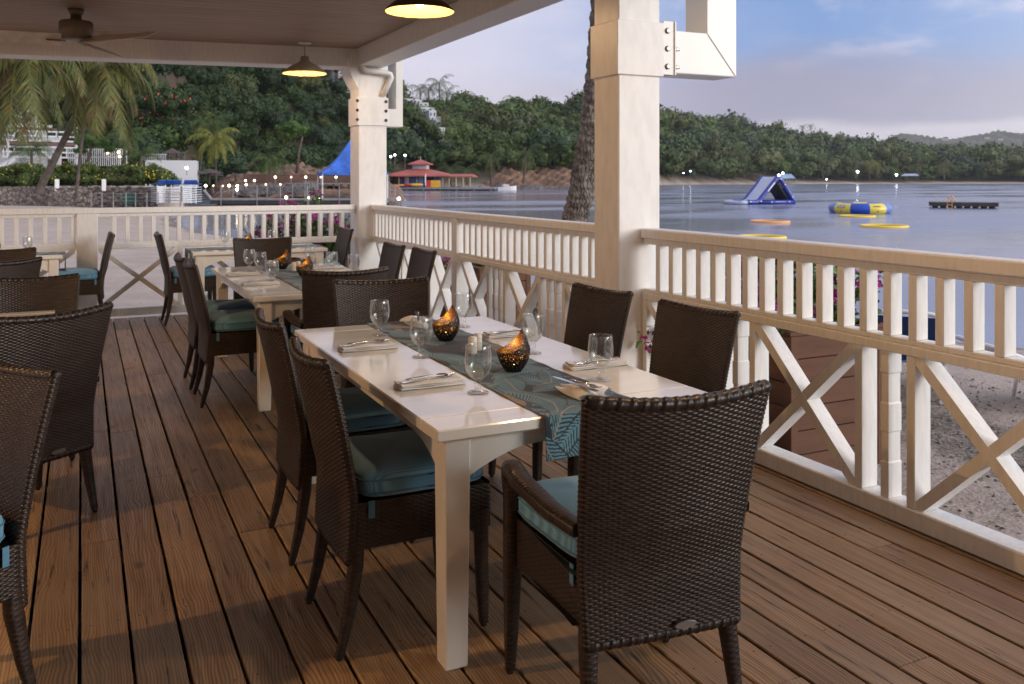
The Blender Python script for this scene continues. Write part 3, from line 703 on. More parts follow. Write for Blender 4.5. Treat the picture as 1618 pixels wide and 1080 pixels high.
railing('railing', 'end railing across the back of the deck facing the beach', 'x', -4.6, 3.0, 10.58, [(-.055, .15), (-4.58, -4.45)], pn, up, bal0=-4.36)

# ---- hanging lamps
def pendant(x, y, label, dark=False, canopy=True):
    zt = zc(x) + .0; zr = 2.715
    t = thing('pendant_lamp', (x, y, zr), 0, label, 'lamp', 'pendant lamps under the deck roof')
    top = zt - zr - .001
    mb = MB(); mb.add(*lathe([(.0, top), (.075, top), (.075, top - .012), (.02, top - .022), (0, top - .022)][::-1], 24)); mb.build('canopy', M_white, t, smooth=True)
    mb = MB(); mb.add(*tube([(0, 0, top - .02), (0, 0, .17)], .008, 8)); mb.build('rod', M_shade, t, smooth=True)
    prof = [(.022, .20), (.045, .195), (.050, .15), (.075, .125), (.13, .10), (.20, .055), (.247, .012), (.25, .0)]
    sh = MB(); sh.add(*lathe(prof, 48)[0:2]); shd = sh.build('shade', M_shade_dark if dark else M_shade, t, smooth=True)
    inn = [(p[0] - .003, p[1] - .004) for p in prof[2:]]; inn[-1] = (.248, .0)
    mb = MB(); V, F = lathe([(.0, .146)] + inn, 48); mb.add(V, F[:, ::-1]); mb.build('reflector', M_enamel, t, smooth=True)
    bl = [(0.001, .03)] + [(.032 * math.sin(a), .062 - .032 * math.cos(a)) for a in np.linspace(.3, 2.4, 8)] + [(.016, .11), (.016, .14)]
    mb = MB(); mb.add(*lathe(bl, 20)); b = mb.build('bulb', M_bulb, t, smooth=True); b.visible_shadow = True
    ld = bpy.data.lights.new('pendant_glow', 'POINT'); ld.energy = LAMP_W * .55; ld.color = LAMP_COL; ld.shadow_soft_size = .045
    lo = bpy.data.objects.new('pendant_glow', ld); COL.objects.link(lo); lo.parent = t; lo.location = (0, 0, .015)
    return t
pendant(2.30, 10.20, 'small looking pale pendant lamp hanging near the corner column')
pendant(2.20, 6.07, 'dark rimmed pendant lamp glowing at the top edge above the middle railing', dark=True)
for i, (x, y, wd) in enumerate([(2.2, 1.9, 'right'), (-3.4, 3.2, 'left'), (-2.4, 6.6, 'left far'), (-1.9, 9.6, 'left end')]):
    t = pendant(x, y, 'pendant lamp out of view over the %s side of the deck' % wd)
    for ch_ in t.children:
        if ch_.type == 'LIGHT':
            ch_.data = ch_.data.copy(); ch_.data.energy = LAMP_W * {'left': 6.0, 'right': .9, 'left end': .5}.get(wd, 1.0)
            if wd == 'left': ch_.data.color = (1, .56, .22)
# ---- ceiling fan
fx, fy = -.05, 8.85; zf = 2.75
fan = thing('ceiling_fan', (fx, fy, zf), 0, 'bronze ceiling fan with long pale blades hanging under the boards', 'fan')
top = zc(fx) - zf - .001
mb = MB(); mb.add(*lathe([(0, top - .05), (.055, top - .05), (.07, top), (0, top)], 24)); mb.build('canopy', M_fan, fan, smooth=True)
mb = MB(); mb.add(*tube([(0, 0, top - .03), (0, 0, .16)], .014, 10)); mb.build('rod', M_fan, fan, smooth=True)
mb = MB(); mb.add(*lathe([(0, .0), (.12, .0), (.142, .02), (.142, .15), (.13, .165), (.05, .17), (.045, .22), (.0, .22)], 40)); mb.build('motor_housing', M_fan, fan, smooth=True)
for an in (-50, 66, 184):
    a = rad(an); mb = MB(); V, F = cbox((.52, 0, 0), (.80, .17, .008), .003); V = V.copy()
    V[:, 1] *= 1 - .25 * (V[:, 0] > .6); V[:, 2] += V[:, 1] * .5
    Rz = np.array([[math.cos(a), -math.sin(a), 0], [math.sin(a), math.cos(a), 0], [0, 0, 1]]); mb.add(V @ Rz.T + np.array([0, 0, -.01]), F); bl = mb.build('blade', M_fan_blade, fan)
    mb = MB(); V, F = cbox((.16, 0, -.016), (.16, .05, .010), .003); mb.add(V @ Rz.T, F); mb.build('blade_iron', M_fan, bl)

# ================================================================== CHAIRS
WP = .0068; WL = .030
def weave(su, tv, p=WP, Lw=WL, amp=.0027):
    i = np.floor(tv / p); f = tv / p - i; pr = np.sqrt(np.maximum(0, 1 - (2 * f - 1) ** 2))
    ph = np.cos(2 * np.pi * su / Lw + np.pi * i); o = np.clip(.80 + .95 * ph, 0, 1)
    weft = pr * (.15 + .85 * o)
    wp = np.abs(np.sin(2 * np.pi * su / Lw + np.pi / 2 * 0)) ; ws = np.sqrt(np.maximum(0, 1 - (np.mod(su / (Lw / 2), 1) * 2 - 1) ** 2 * 1.6)) * .36
    h = np.maximum(weft, ws)
    cell = np.floor(su / Lw + .5 * np.mod(i, 2)); rnd = np.abs(np.sin(i * 12.9898 + cell * 78.233) * 43758.5453) % 1.0
    tone = np.where(weft >= ws, .34 + .5 * rnd, .04)  # stakes coloured near black: gap shade painted in; strand tone is random
    return h * amp, tone
def woven(P, closed=True, p=WP, Lw=WL, amp=.0027, cap=False):
    """P [nv,nu,3] surface, displaced by the weave along its normal"""
    nv, nu = P.shape[:2]
    nxt = np.roll(P, -1, 1) if closed else P; prv = np.roll(P, 1, 1) if closed else P
    du = (nxt - prv) if closed else np.gradient(P, axis=1); dv = np.gradient(P, axis=0); n = np.cross(du, dv); n /= np.linalg.norm(n, axis=2)[..., None] + 1e-12
    seg = np.linalg.norm(np.diff(P, axis=1, append=P[:, :1]), axis=2); mid = nv // 2
    per = seg[mid].sum(); k = max(2, round(per / Lw)); Le = per / k if closed else Lw
    su = np.concatenate([[0], np.cumsum(seg[mid])[:-1]])[None].repeat(nv, 0)
    tv = np.concatenate([[0], np.cumsum(np.linalg.norm(np.diff(P[:, nu // 4], axis=0), axis=1))])[:, None].repeat(nu, 1)
    h, tone = weave(su, tv, p, Le, amp); return (P + n * h[..., None]).reshape(-1, 3), grid_faces(nv, nu, closed), tone.ravel()
def superloop(nu, e=5.0):
    a = np.arange(nu) * 2 * np.pi / nu; c_, s_ = np.cos(a), np.sin(a)
    return np.sign(c_) * np.abs(c_) ** (2 / e), np.sign(s_) * np.abs(s_) ** (2 / e)
def limb(path, hw, hd, nv=None, nu=28, p=.0075, ref=(1, 0, 0), cap=True):
    path = np.asarray(path, float); 
    # resample
    seg = np.linalg.norm(np.diff(path, axis=0), axis=1); s_ = np.concatenate([[0], np.cumsum(seg)]); tot = s_[-1]
    if nv is None: nv = int(tot / p * 4)
    t_ = np.linspace(0, tot, nv); Q = np.stack([np.interp(t_, s_, path[:, i]) for i in range(3)], -1)
    for _ in range(max(2, nv // 14)): Q[1:-1] = .25 * Q[:-2] + .5 * Q[1:-1] + .25 * Q[2:]
    W = np.interp(t_, s_, hw); D = np.interp(t_, s_, hd)
    T = np.gradient(Q, axis=0); T /= np.linalg.norm(T, axis=1)[:, None]
    xr = np.array(ref, float)[None].repeat(nv, 0); xr = xr - T * (xr * T).sum(1)[:, None]; xr /= np.linalg.norm(xr, axis=1)[:, None]; yr = np.cross(T, xr)
    cx_, sy_ = superloop(nu, 3.2)
    P = Q[:, None] + xr[:, None] * (cx_[None, :, None] * W[:, None, None]) + yr[:, None] * (sy_[None, :, None] * D[:, None, None])
    V, F, tn = woven(P, True, p, .05, .0009)
    F = [F]; extra = []
    return V, F[0], tn, nu, nv
def add_limb(mb, *a, **k):
    V, F, tn, nu, nv = limb(*a, **k); mb.add(V, F, tn)
    mb.add(V[-nu:], np.arange(nu)[None, :], .2); mb.add(V[:nu], np.arange(nu)[::-1][None, :], .2)
def make_chair(arm, loc, yaw, label, group):
    t = thing('dining_armchair' if arm else 'dining_chair', loc, yaw, label, 'chair', group)
    xb0, xb1 = (.236, .274) if arm else (.212, .244); ZT = .955 if arm else .935; Z0 = .295
    # backrest ----------------------------------------------------------
    nu = 2 * int((xb0 * 2) / .0036) + 16; nv = int((ZT - Z0) / WP * 6)
    # loop: even spacing on the faces
    half = nu // 2; sx = np.concatenate([np.linspace(-1, 1, half), np.linspace(1, -1, nu - half)]); 
    edge = np.clip((1 - np.abs(sx)) * 26, 0, 1); thk = np.sqrt(np.clip(1 - (1 - edge) ** 2, 0, 1)); sy = np.where(np.arange(nu) < half, -1, 1) * thk
    tt = np.linspace(0, 1, nv)[:, None]; sxm = sx[None]; sym = sy[None]
    hw = xb0 + (xb1 - xb0) * tt ** 1.3
    ztop = ZT - .018 * (1 - sxm ** 2); z = Z0 + (ztop - Z0) * tt
    lean = np.clip((z - .46) / .49, 0, 1)
    conc = .036 * (1 - sxm ** 2) * np.clip((z - .34) / .25, .15, 1)
    yc = -.205 - .095 * lean ** 1.35 - conc - .012 * (1 - np.clip((z - Z0) / .2, 0, 1))
    th = .0145
    P = np.stack([hw * sxm + 0 * z, yc + sym * th, z + 0 * sxm], -1)
    V, F, tn = woven(P); mb = MB(); mb.add(V, F, tn)
    # plaited rim over the top edge and along the bottom
    m = 150; sl = np.linspace(-1, 1, m); 
    def rimpath(tv_, dz): 
        q = []
        for s_ in sl:
            zt_ = (ZT - .018 * (1 - s_ * s_)) if tv_ else Z0; ln = min(max((zt_ - .46) / .49, 0), 1); cn = .036 * (1 - s_ * s_) * min(max((zt_ - .34) / .25, .15), 1)
            q.append(((xb1 if tv_ else xb0) * s_ * .985, -.205 - .095 * ln ** 1.35 - cn - (0 if tv_ else .012), zt_ + dz))
        return np.array(q)
    for tv_, rr_ in ((1, .0175), (0, .0165)):
        pth = rimpath(tv_, -.004 if tv_ else .004); nn = 16; nvv = 300; s0 = np.linspace(0, m - 1, nvv); Q = np.stack([np.interp(s0, np.arange(m), pth[:, i]) for i in range(3)], -1)
        T = np.gradient(Q, axis=0); T /= np.linalg.norm(T, axis=1)[:, None]; xr = np.array([0, 0, 1.])[None] - T * T[:, 2:3]; xr /= np.linalg.norm(xr, axis=1)[:, None]; yr = np.cross(T, xr)
        a_ = np.arange(nn) * 2 * np.pi / nn; d_ = np.linspace(0, 1, nvv)[:, None] * xb1 * 2
        endt = np.sqrt(np.clip(1 - (np.abs(np.linspace(-1, 1, nvv)) ** 60), 0, 1))[:, None]
        bump_ = .0011 * np.abs(np.sin(np.pi * d_ / .017 + a_[None] * .9)) + .001 * np.sin(2 * np.pi * d_ / .03 + a_[None])
        rr2 = (rr_ + bump_) * endt
        PP = Q[:, None] + xr[:, None] * (np.cos(a_)[None, :, None] * rr2[..., None]) + yr[:, None] * (np.sin(a_)[None, :, None] * rr2[..., None] * 1.05)
        mb.add(PP.reshape(-1, 3), grid_faces(nvv, nn, True), (.10 + .35 * (np.abs(np.sin(np.floor(d_ / .017) * 7.1 + 0 * a_[None])))).ravel())
    mb.build('backrest', M_wicker, t, smooth=True)
    if arm:
        mb = MB(); V, F = lathe([(0, .0), (1, 0), (1, .004), (.9, .006), (0, .006)], 24); V = V[:, [0, 2, 1]] * np.array([.034, -1, .011]); mb.add(V + np.array([.05, -.245, Z0 + .028]), F); mb.build('maker_plate', M_bolt, t)
    # seat box ------------------------------------------------------------
    xs, y0, y1, za, zb = (.262, -.205, .262, .335, .482) if arm else (.215, -.205, .262, .335, .482)
    lp = []; n1 = int(xs * 2 / .0042); n2 = int((y1 - y0) / .0042)
    for k in range(n1): lp.append((-xs + 2 * xs * k / n1, y1))
    for k in range(n2): lp.append((xs, y1 - (y1 - y0) * k / n2))
    for k in range(n1): lp.append((xs - 2 * xs * k / n1, y0))
    for k in range(n2): lp.append((-xs, y0 + (y1 - y0) * k / n2))
    lp = np.array(lp)[::-1]
    if arm: lp[:, 0] *= .86 + .14 * (lp[:, 1] - y0) / (y1 - y0)
    for _ in range(5): lp = .25 * np.roll(lp, 1, 0) + .5 * lp + .25 * np.roll(lp, -1, 0)
    nvv = int((zb - za) / WP * 6); zz = np.linspace(za, zb, nvv); P = np.concatenate([lp[None].repeat(nvv, 0), zz[:, None, None].repeat(len(lp), 1)], 2)
    V, F, tn = woven(P); mb = MB(); mb.add(V, F, tn)
    mb.add([(-xs + .01, y0 + .01, zb - .006), (xs - .01, y0 + .01, zb - .006), (xs - .01, y1 - .01, zb - .006), (-xs + .01, y1 - .01, zb - .006)], [[0, 1, 2, 3]], .1)
    mb.add([(-xs + .01, y0 + .01, za + .01), (xs - .01, y0 + .01, za + .01), (xs - .01, y1 - .01, za + .01), (-xs + .01, y1 - .01, za + .01)], [[3, 2, 1, 0]], .1)
    mb.build('seat', M_wicker, t, smooth=True)
    # legs ------------------------------------------------------------------
    xl = .262 if arm else .200; xr_ = .216 if arm else .200
    for sg in (-1, 1):
        mb = MB(); add_limb(mb, [(sg * (xr_ - .010), -.192, .40), (sg * (xr_ - .006), -.198, .28), (sg * (xr_ + .002), -.222, .13), (sg * (xr_ + .005), -.252, .012)], [.023, .0235, .0175, .0125], [.023, .0235, .018, .013])
        l_ = mb.build('leg', M_wicker, t, smooth=True); mb = MB(); mb.add(*lathe([(0, 0), (.010, 0), (.011, .012), (0, .012)], 12)); mb.add(np.zeros((0, 3)), np.zeros((0, 3), int)) if False else None
        f_ = mb.build('foot_cap', M_frame, l_); f_.location = (sg * (xr_ + .005), -.2525, 0)
        mb = MB(); zt_ = .60 if arm else .40
        add_limb(mb, [(sg * (xl + .002), .232, zt_), (sg * (xl + .002), .232, .30), (sg * (xl + .004), .236, .12), (sg * (xl + .006), .240, .012)], [.026 if arm else .0225, .0255 if arm else .0225, .0195, .0145], [.026 if arm else .0225, .0255 if arm else .0225, .0195, .0145])
        l_ = mb.build('leg', M_wicker, t, smooth=True); mb = MB(); mb.add(*lathe([(0, 0), (.010, 0), (.011, .012), (0, .012)], 12)); f_ = mb.build('foot_cap', M_frame, l_); f_.location = (sg * (xl + .006), .240, 0)
        if arm:
            mb = MB(); xa_ = sg * (xl + .004)
            add_limb(mb, [(sg * .243, -.215, .600), (sg * .272, -.10, .612), (sg * .290, .08, .632), (sg * .284, .17, .640), (sg * .272, .215, .632), (sg * .266, .236, .60), (sg * .264, .236, .56)], [.025, .029, .031, .031, .030, .028, .0265], [.018, .020, .021, .022, .024, .028, .0265], ref=(1, 0, 0))
            mb.build('armrest', M_wicker, t, smooth=True)
    # cushion -----------------------------------------------------------------
    a_ = np.arange(96) * 2 * np.pi / 96; hx_, hy_, cy_ = xs + .004, .225, .035
    cx_, sy_ = np.sign(np.cos(a_)) * np.abs(np.cos(a_)) ** (2 / 6.), np.sign(np.sin(a_)) * np.abs(np.sin(a_)) ** (2 / 6.)
    rows = [(.0, .484), (.55, .484), (.93, .486), (.985, .492), (1.0, .503), (1.005, .535), (.99, .553), (.95, .566), (.80, .578), (.55, .586), (.25, .590), (.0, .591)]
    V = []
    for (k_, z_) in rows:
        sag = .006 * np.cos(3 * a_ + 1) * k_
        V.append(np.stack([cx_ * hx_ * k_ * (1 if not arm else .92 + .08 * sy_ * k_), sy_ * hy_ * k_ + cy_, np.full(96, z_) + (sag * (z_ > .53)) - .012 * (z_ > .53) * (1 - k_) * 0], -1))
    mb = MB(); mb.add(np.concatenate(V), grid_faces(len(rows), 96, True)); cu = mb.build('cushion', M_cush, t, smooth=True)
    for zz_ in (.503, .543):
        pth = np.stack([cx_ * (hx_ + .001) * (1 if not arm else .92 + .08 * sy_), sy_ * (hy_ + .001) + cy_, np.full(96, zz_)], -1); pth = np.concatenate([pth, pth[:2]])
        mb = MB(); mb.add(*tube(pth, .0032, 6, caps=False)); mb.build('piping', M_piping, cu, smooth=True)
    for sg in (-1, 1):
        mb = MB(); V = []; k = 8
        for i in range(k): z_ = .488 - .055 * i / (k - 1); V += [(sg * (xs * (.86 if arm else 1) + .010), -.165 + .0, z_), (sg * (xs * (.86 if arm else 1) + .012), -.145 + .0, z_)]
        V = np.array(V); W = V + np.array([sg * .0025, 0, 0]); Fq = [[2 * i, 2 * i + 1, 2 * i + 3, 2 * i + 2] for i in range(k - 1)]
        mb.add(np.concatenate([V, W]), Fq + [[q + 2 * k for q in f[::-1]] for f in Fq]); mb.build('tie', M_piping, cu)
    return t
G1, G2 = 'wicker chairs without arms', 'wicker armchairs'
PI = math.pi
side0 = make_chair(False, (.975, 2.93, 0), rad(-90), 'nearest armless wicker chair on the left of the front table, blue cushion in full view', G1)
arm0 = make_chair(True, (1.412, 2.160, 0), rad(-6), 'big dark wicker armchair in the foreground with its back to the viewer', G2)
def sc(x, y, yaw, lab): dup(side0, (x, y, 0), rad(yaw), lab, G1)
def ac(x, y, yaw, lab): dup(arm0, (x, y, 0), rad(yaw), lab, G2).scale = (1, 1, .98)
sc(.985, 3.68, -90, 'armless wicker chair just behind the nearest one, left side of the front table')
sc(2.12, 3.89, 96, 'armless wicker chair in front of the thick white column, right side of the front table')
sc(2.15, 3.13, 97, 'armless wicker chair right of the front table, nearest to the near railing')
ac(1.475, 4.49, 173, 'wicker armchair at the far end of the front table, facing the viewer')
ac(1.49, 5.72, -2, 'wicker armchair at the near end of the second table, back to back with another')
sc(.96, 6.33, -90, 'armless wicker chair on the left side of the second table, nearer of its pair')
sc(.95, 6.90, -90, 'armless wicker chair on the left side of the second table, farther of its pair')
sc(2.14, 7.36, 92, 'armless wicker chair right of the second table, next to the corner column')
sc(2.17, 6.70, 91, 'armless wicker chair right of the second table, against the middle railing crosses')
ac(1.52, 8.36, 174, 'wicker armchair at the far end of the second table beside lit candles')
sc(2.42, 9.95, 92, 'armless wicker chair at the right end of the farthest table, before the flowers')
sc(1.015, 9.90, -90, 'armless wicker chair at the left end of the farthest table, seen side on')
sc(-.035, 10.12, 90, 'armless wicker chair seen side on with its back against the cross railing, facing left')
ac(-.275, 4.50, 35, 'grey lit wicker armchair at the left table, turned slightly, back to the viewer')
sc(-.255, 5.525, 180, 'golden lit wicker chair facing the viewer across the left table')
sc(-.58, 7.93, 180, 'golden lit wicker chair farther back on the left, behind two other chairs')
sc(-.62, 7.36, 30, 'dull grey wicker chair back between two golden ones at the left edge')
sc(-.447, 2.90, 125, 'wicker chair cut off by the left edge of the picture, nearest on that side')

# ================================================================== TABLES
def make_table(x0, x1, y0, y1, label):
    w_, l_ = x1 - x0, y1 - y0; t = thing('dining_table', ((x0 + x1) / 2, (y0 + y1) / 2, 0), 0, label, 'table', 'white painted dining tables')
    mb = MB(); zt = .75; th = .038; e = .14 if l_ > 1.3 and l_ >= w_ else .10
    hx, hy = w_ / 2, l_ / 2
    g_ = .0002
    # breadboard ends and long boards, each plank real with a hairline seam
    mb.add(*cbox((0, 0, zt - th / 2 - .002), (w_ - .02, l_ - .02, th - .006), .002))
    mb.add(*cbox((0, -hy + e / 2, zt - th / 2), (w_, e - g_, th), .0045)); mb.add(*cbox((0, hy - e / 2, zt - th / 2), (w_, e - g_, th), .0045))
    nb = 1; bw = w_ / nb
    for k in range(nb): mb.add(*cbox((-hx + bw * (k + .5), 0, zt - th / 2 - .0002), (bw - (g_ if 0 < k < nb - 1 else g_ / 2) * 1.0, l_ - 2 * e, th), .0045))
    mb.build('tabletop', M_table, t)
    lw = .088; ix, iy = hx - .035 - lw / 2, hy - .03 - lw / 2
    for sx in (-1, 1):
        for sy in (-1, 1):
            mb = MB(); V, F = cbox((sx * ix, sy * iy, (zt - th) / 2), (lw, lw, zt - th - .001), .005); V = V.copy(); k = 1 - .16 * np.clip((.6 - V[:, 2]) / .6, 0, 1); V[:, 0] = sx * ix + (V[:, 0] - sx * ix) * k; V[:, 1] = sy * iy + (V[:, 1] - sy * iy) * k; mb.add(V, F); mb.build('leg', M_table, t)
    mb = MB()
    def apron(p, q, ax):
        ln = q - p; n = 24; top = zt - th - .0005; V = []
        xs_ = np.linspace(0, 1, n); cur = .055 + .075 * (np.clip(1 - np.minimum(xs_, 1 - xs_) * ln / .22, 0, 1)) ** 1.6
        return [(p + ln * a_, top - c_) for a_, c_ in zip(xs_, cur)], top
    for ax, off in (('x', -iy - lw / 2 + .03), ('x', iy + lw / 2 - .03), ('y', -ix - lw / 2 + .03), ('y', ix + lw / 2 - .03)):
        lim = (ix if ax == 'x' else iy) - lw / 2 + .001; pts, top = apron(-lim, lim, ax); n = len(pts); V = []
        for dz in (-.0125, .0125):
            for (a_, z_) in pts: V.append((a_, off + dz, z_) if ax == 'x' else (off + dz, a_, z_))
            for (a_, z_) in pts: V.append((a_, off + dz, top) if ax == 'x' else (off + dz, a_, top))
        F = []; N2 = 2 * n
        for i in range(n - 1):
            F.append([i, i + 1, n + i + 1, n + i]); F.append([N2 + n + i, N2 + n + i + 1, N2 + i + 1, N2 + i]); F.append([N2 + i, N2 + i + 1, i + 1, i])
        if ax == 'y': F = [f[::-1] for f in F]
        mb.add(V, F)
    mb.build('apron', M_table, t)
    return t
make_table(.952, 1.985, 2.475, 4.45, 'large white dining table in the foreground laid for six')
make_table(.985, 2.03, 5.81, 7.88, 'second white dining table behind the front one laid for dinner')
make_table(1.02, 2.42, 9.62, 10.40, 'farthest white dining table set crosswise before the end railing')
make_table(-1.15, -.14, 4.82, 5.72, 'white dining table at the left edge between the grey and golden chairs')
make_table(-1.90, -.175, 9.85, 10.45, 'small looking white dining table far left by the end railing post')
make_table(-1.70, -.95, 7.25, 8.05, 'white dining table hidden at the left edge between far chairs')

# ---- runners with a woven palm frond pattern
def frond_pattern(w_, l_, seed, res=.0023):
    r = np.random.default_rng(seed); nu, nv = int(w_ / res), int(l_ / res); U, Vv = np.meshgrid(np.linspace(0, w_, nu), np.linspace(0, l_, nv))
    col = np.zeros((nv, nu, 3)); col[:] = (.016, .022, .034)
    for k in range(int(l_ * w_ * 105)):
        cx_, cy_ = r.uniform(-.05, w_ + .05), r.uniform(-.05, l_ + .05); an = r.uniform(0, 2 * np.pi); ln = r.uniform(.20, .36); wd = r.uniform(.042, .072); cu = r.uniform(-3.5, 3.5)
        a_ = (U - cx_) * np.cos(an) + (Vv - cy_) * np.sin(an); b_ = -(U - cx_) * np.sin(an) + (Vv - cy_) * np.cos(an)
        b_ = b_ - cu * (a_ - ln / 2) ** 2; tt = a_ / ln; ins = (tt > 0) & (tt < 1); wf = wd * np.sin(np.pi * np.clip(tt, 0, 1)) ** .6
        reg = ins & (np.abs(b_) < wf)
        if r.random() < .19:      # sandy speckled leaf
            reg = ins & (np.abs(b_) < wf * .33); col[reg] = (.27, .205, .14); sp_ = reg & (np.sin(a_ * 1100) * np.sin(b_ * 1100) > .35); col[sp_] = (.05, .04, .035); continue
        lea = np.sin((a_ - .9 * np.abs(b_)) * 2 * np.pi / .0135) > -.25
        tl = np.array([.105, .235, .285]) * r.uniform(.75, 1.3); col[reg & lea] = tl; col[reg & ~lea] = (.018, .03, .045); col[reg & (np.abs(b_) > wf * .88)] = (.02, .025, .04)
        col[ins & (np.abs(b_) < .0026)] = (.30, .25, .18) if r.random() < .6 else (.12, .26, .28)
    return col, nu, nv
def runner(cx_, cy_, w_, tl, axis, label, seed, drop=.15, loc_z=.7505):
    total = tl + 2 * drop; col, nu, nv = frond_pattern(w_, total, seed, .0023 if seed == 1 else .0036)
    s_ = np.linspace(-total / 2, total / 2, nv); u_ = np.linspace(-w_ / 2, w_ / 2, nu); SS, UU = np.meshgrid(s_, u_, indexing='ij')
    e = tl / 2 + .006; A_ = np.abs(SS); rr = .010; ang = np.clip((A_ - e) / rr, 0, np.pi / 2)
    y = np.where(A_ < e, A_, e + rr * np.sin(ang)); z = np.where(A_ < e, 0, -rr * (1 - np.cos(ang)) - np.maximum(0, A_ - e - rr * np.pi / 2))
    hang = np.clip((A_ - e) / .05, 0, 1); fold = .006 * np.sin(UU * 38 + 1.1) * hang * np.clip((A_ - e) / drop, 0, 1)
    y = y * np.sign(SS) + (fold + .004 * hang) * np.sign(SS); z = z + .003 + .0016 * np.sin(UU * 31 + SS * 7) * (1 - hang) * np.sin(SS * 11 + 2) + .0012 * np.sin(SS * 41 + UU * 9) * (1 - hang)
    x = UU * (1 + .02 * np.sin(SS * 5)) + .006 * np.sin(SS * 2.2)
    P = np.stack([x, y, z], -1).reshape(-1, 3)
    mb = MB(); mb.add(P, grid_faces(nv, nu)[:, ::-1], .5, color=col.reshape(-1, 3)); o = mb.build('table_runner', M_runner, smooth=True)
    o.location = (cx_, cy_, loc_z); o.rotation_euler = (0, 0, 0 if axis == 'y' else PI / 2)
    so_ = o.modifiers.new('thickness', 'SOLIDIFY'); so_.thickness = .0014; so_.offset = 1
    return tag(o, label, 'table runner', 'teal palm frond table runners')
runner(1.50, 3.4625, .37, 1.975, 'y', 'teal palm frond runner along the front table, hanging over its near end', 1)
runner(1.52, 6.845, .37, 2.07, 'y', 'teal palm frond runner along the second table between two lit candles', 2)
runner(1.72, 10.01, .32, 1.40, 'x', 'teal runner laid crosswise on the farthest table, dropping at its left end', 3)
runner(-.645, 5.27, .36, .90, 'y', 'teal runner on the left table just inside the picture edge', 4)
runner(-1.0375, 10.12, .32, 1.725, 'x', 'dull teal runner dropping over the right end of the far left table', 5, drop=.20)

# ---- goblets
def glass_geo():
    o_ = [(.0, .0), (.034, .0), (.0355, .0015), (.034, .004), (.020, .0075), (.012, .012), (.0095, .020), (.0135, .026), (.0135, .030), (.010, .036), (.014, .044), (.026, .053), (.036, .066), (.0425, .083), (.0445, .102), (.0435, .122), (.0412, .142), (.0400, .155), (.0395, .1562)]
    i_ = [(.0388, .155), (.0398, .142), (.0420, .122), (.0429, .102), (.0408, .084), (.0342, .068), (.024, .056), (.012, .0485), (0, .0465)]
    return lathe(o_ + i_, 40)
gv, gf = glass_geo(); gm = MB(); gm.add(gv, gf); GLASS = gm.mesh('goblet', M_glass, True)
def goblet(x, y, lab, z=.7505):
    o = bpy.data.objects.new('goblet', GLASS); COL.objects.link(o); o.location = (x, y, z); o.scale = (1.07, 1.07, 1.08); o.rotation_euler = (0, 0, random.random() * 6); tag(o, lab, 'glass', 'empty water goblets')
for (x, y, lab) in [(1.285, 4.106, 'empty goblet at the far left corner of the front table'), (1.285, 3.527, 'empty goblet left of the farther candle holder on the front table'),
        (1.250, 2.85, 'empty goblet nearest the viewer, in front of the salt shaker on the front table'), (1.743, 4.162, 'empty goblet behind the farther candle holder, far right of the front table'),
        (1.748, 3.399, 'empty goblet right behind the nearer candle holder on the front table'), (1.739, 2.828, 'empty goblet on the near right of the front table before the white napkin'),
        (1.245, 7.553, 'leftmost goblet on the second table'), (1.281, 7.25, 'goblet on the second table second from its left edge'), (1.225, 6.468, 'nearest goblet on the second table'),
        (1.775, 7.66, 'goblet behind the salt shaker on the second table'), (1.797, 7.014, 'goblet on the right side of the second table, farther of two'), (1.889, 6.70, 'goblet on the right side of the second table, nearer of two'),
        (1.42, 10.20, 'goblet on the farthest table left of its candle holder'), (1.95, 10.30, 'goblet on the farthest table with magenta flowers behind'),
        (-.50, 10.22, 'goblet on the far left table by the railing'), (-.60, 5.62, 'goblet at the edge of the left table behind the golden chair')]: goblet(x, y, lab)
# ---- candle holders
def candle_shell(off):
    na_, nz = 72, 26; V = []; a_ = np.arange(na_) * 2 * np.pi / na_
    rim = .078 + .086 * ((1 + np.cos(a_)) / 2) ** 2.2
    for k in range(nz):
        t_ = k / (nz - 1); z = rim * t_; rr_ = .031 + .034 * np.sin(np.clip(z / .078, 0, 1.0) * np.pi / 2) ** .9; rr_ = rr_ - .9 * np.clip(z - .085, 0, 1) ** 1.5 * 1.6
        V.append(np.stack([(rr_ - off) * np.cos(a_), (rr_ - off) * np.sin(a_) * .96, z + (off if k == 0 else 0)], -1))
    return np.concatenate(V), grid_faces(nz, na_, True), na_
def make_holder(x, y, yaw, lab):
    t = thing('candle_holder', (x, y, .7545), yaw, lab, 'candle holder', 'black crescent candle holders')
    V, F, na_ = candle_shell(0); mb = MB(); mb.add(V, F); mb.add(V[:na_], np.arange(na_)[::-1][None]); bw = mb.build('bowl', M_candle_out, t, smooth=True)
    V, F, na_ = candle_shell(.0016); mb = MB(); mb.add(V, F[:, ::-1]); mb.add(V[:na_], np.arange(na_)[None]); mb.build('lining', M_candle_in, bw, smooth=True)
    mb = MB(); mb.add(*lathe([(0, .003), (.019, .003), (.019, .018), (.0, .018)], 20)); cd = mb.build('tealight', M_wax, t, smooth=True)
    mb = MB(); mb.add(*lathe([(0, .019), (.0045, .023), (.0055, .028), (.003, .038), (0, .046)], 12)); mb.build('flame', M_flame, cd, smooth=True)
    ld = bpy.data.lights.new('candle_glow', 'POINT'); ld.energy = .018; ld.color = (1, .64, .27); ld.shadow_soft_size = .006
    lo = bpy.data.objects.new('candle_glow', ld); COL.objects.link(lo); lo.parent = t; lo.location = (0, 0, .05); return t
h0 = make_holder(1.51, 3.10, rad(-8), 'nearer lit candle holder on the front table, pierced black crescent with gold inside')
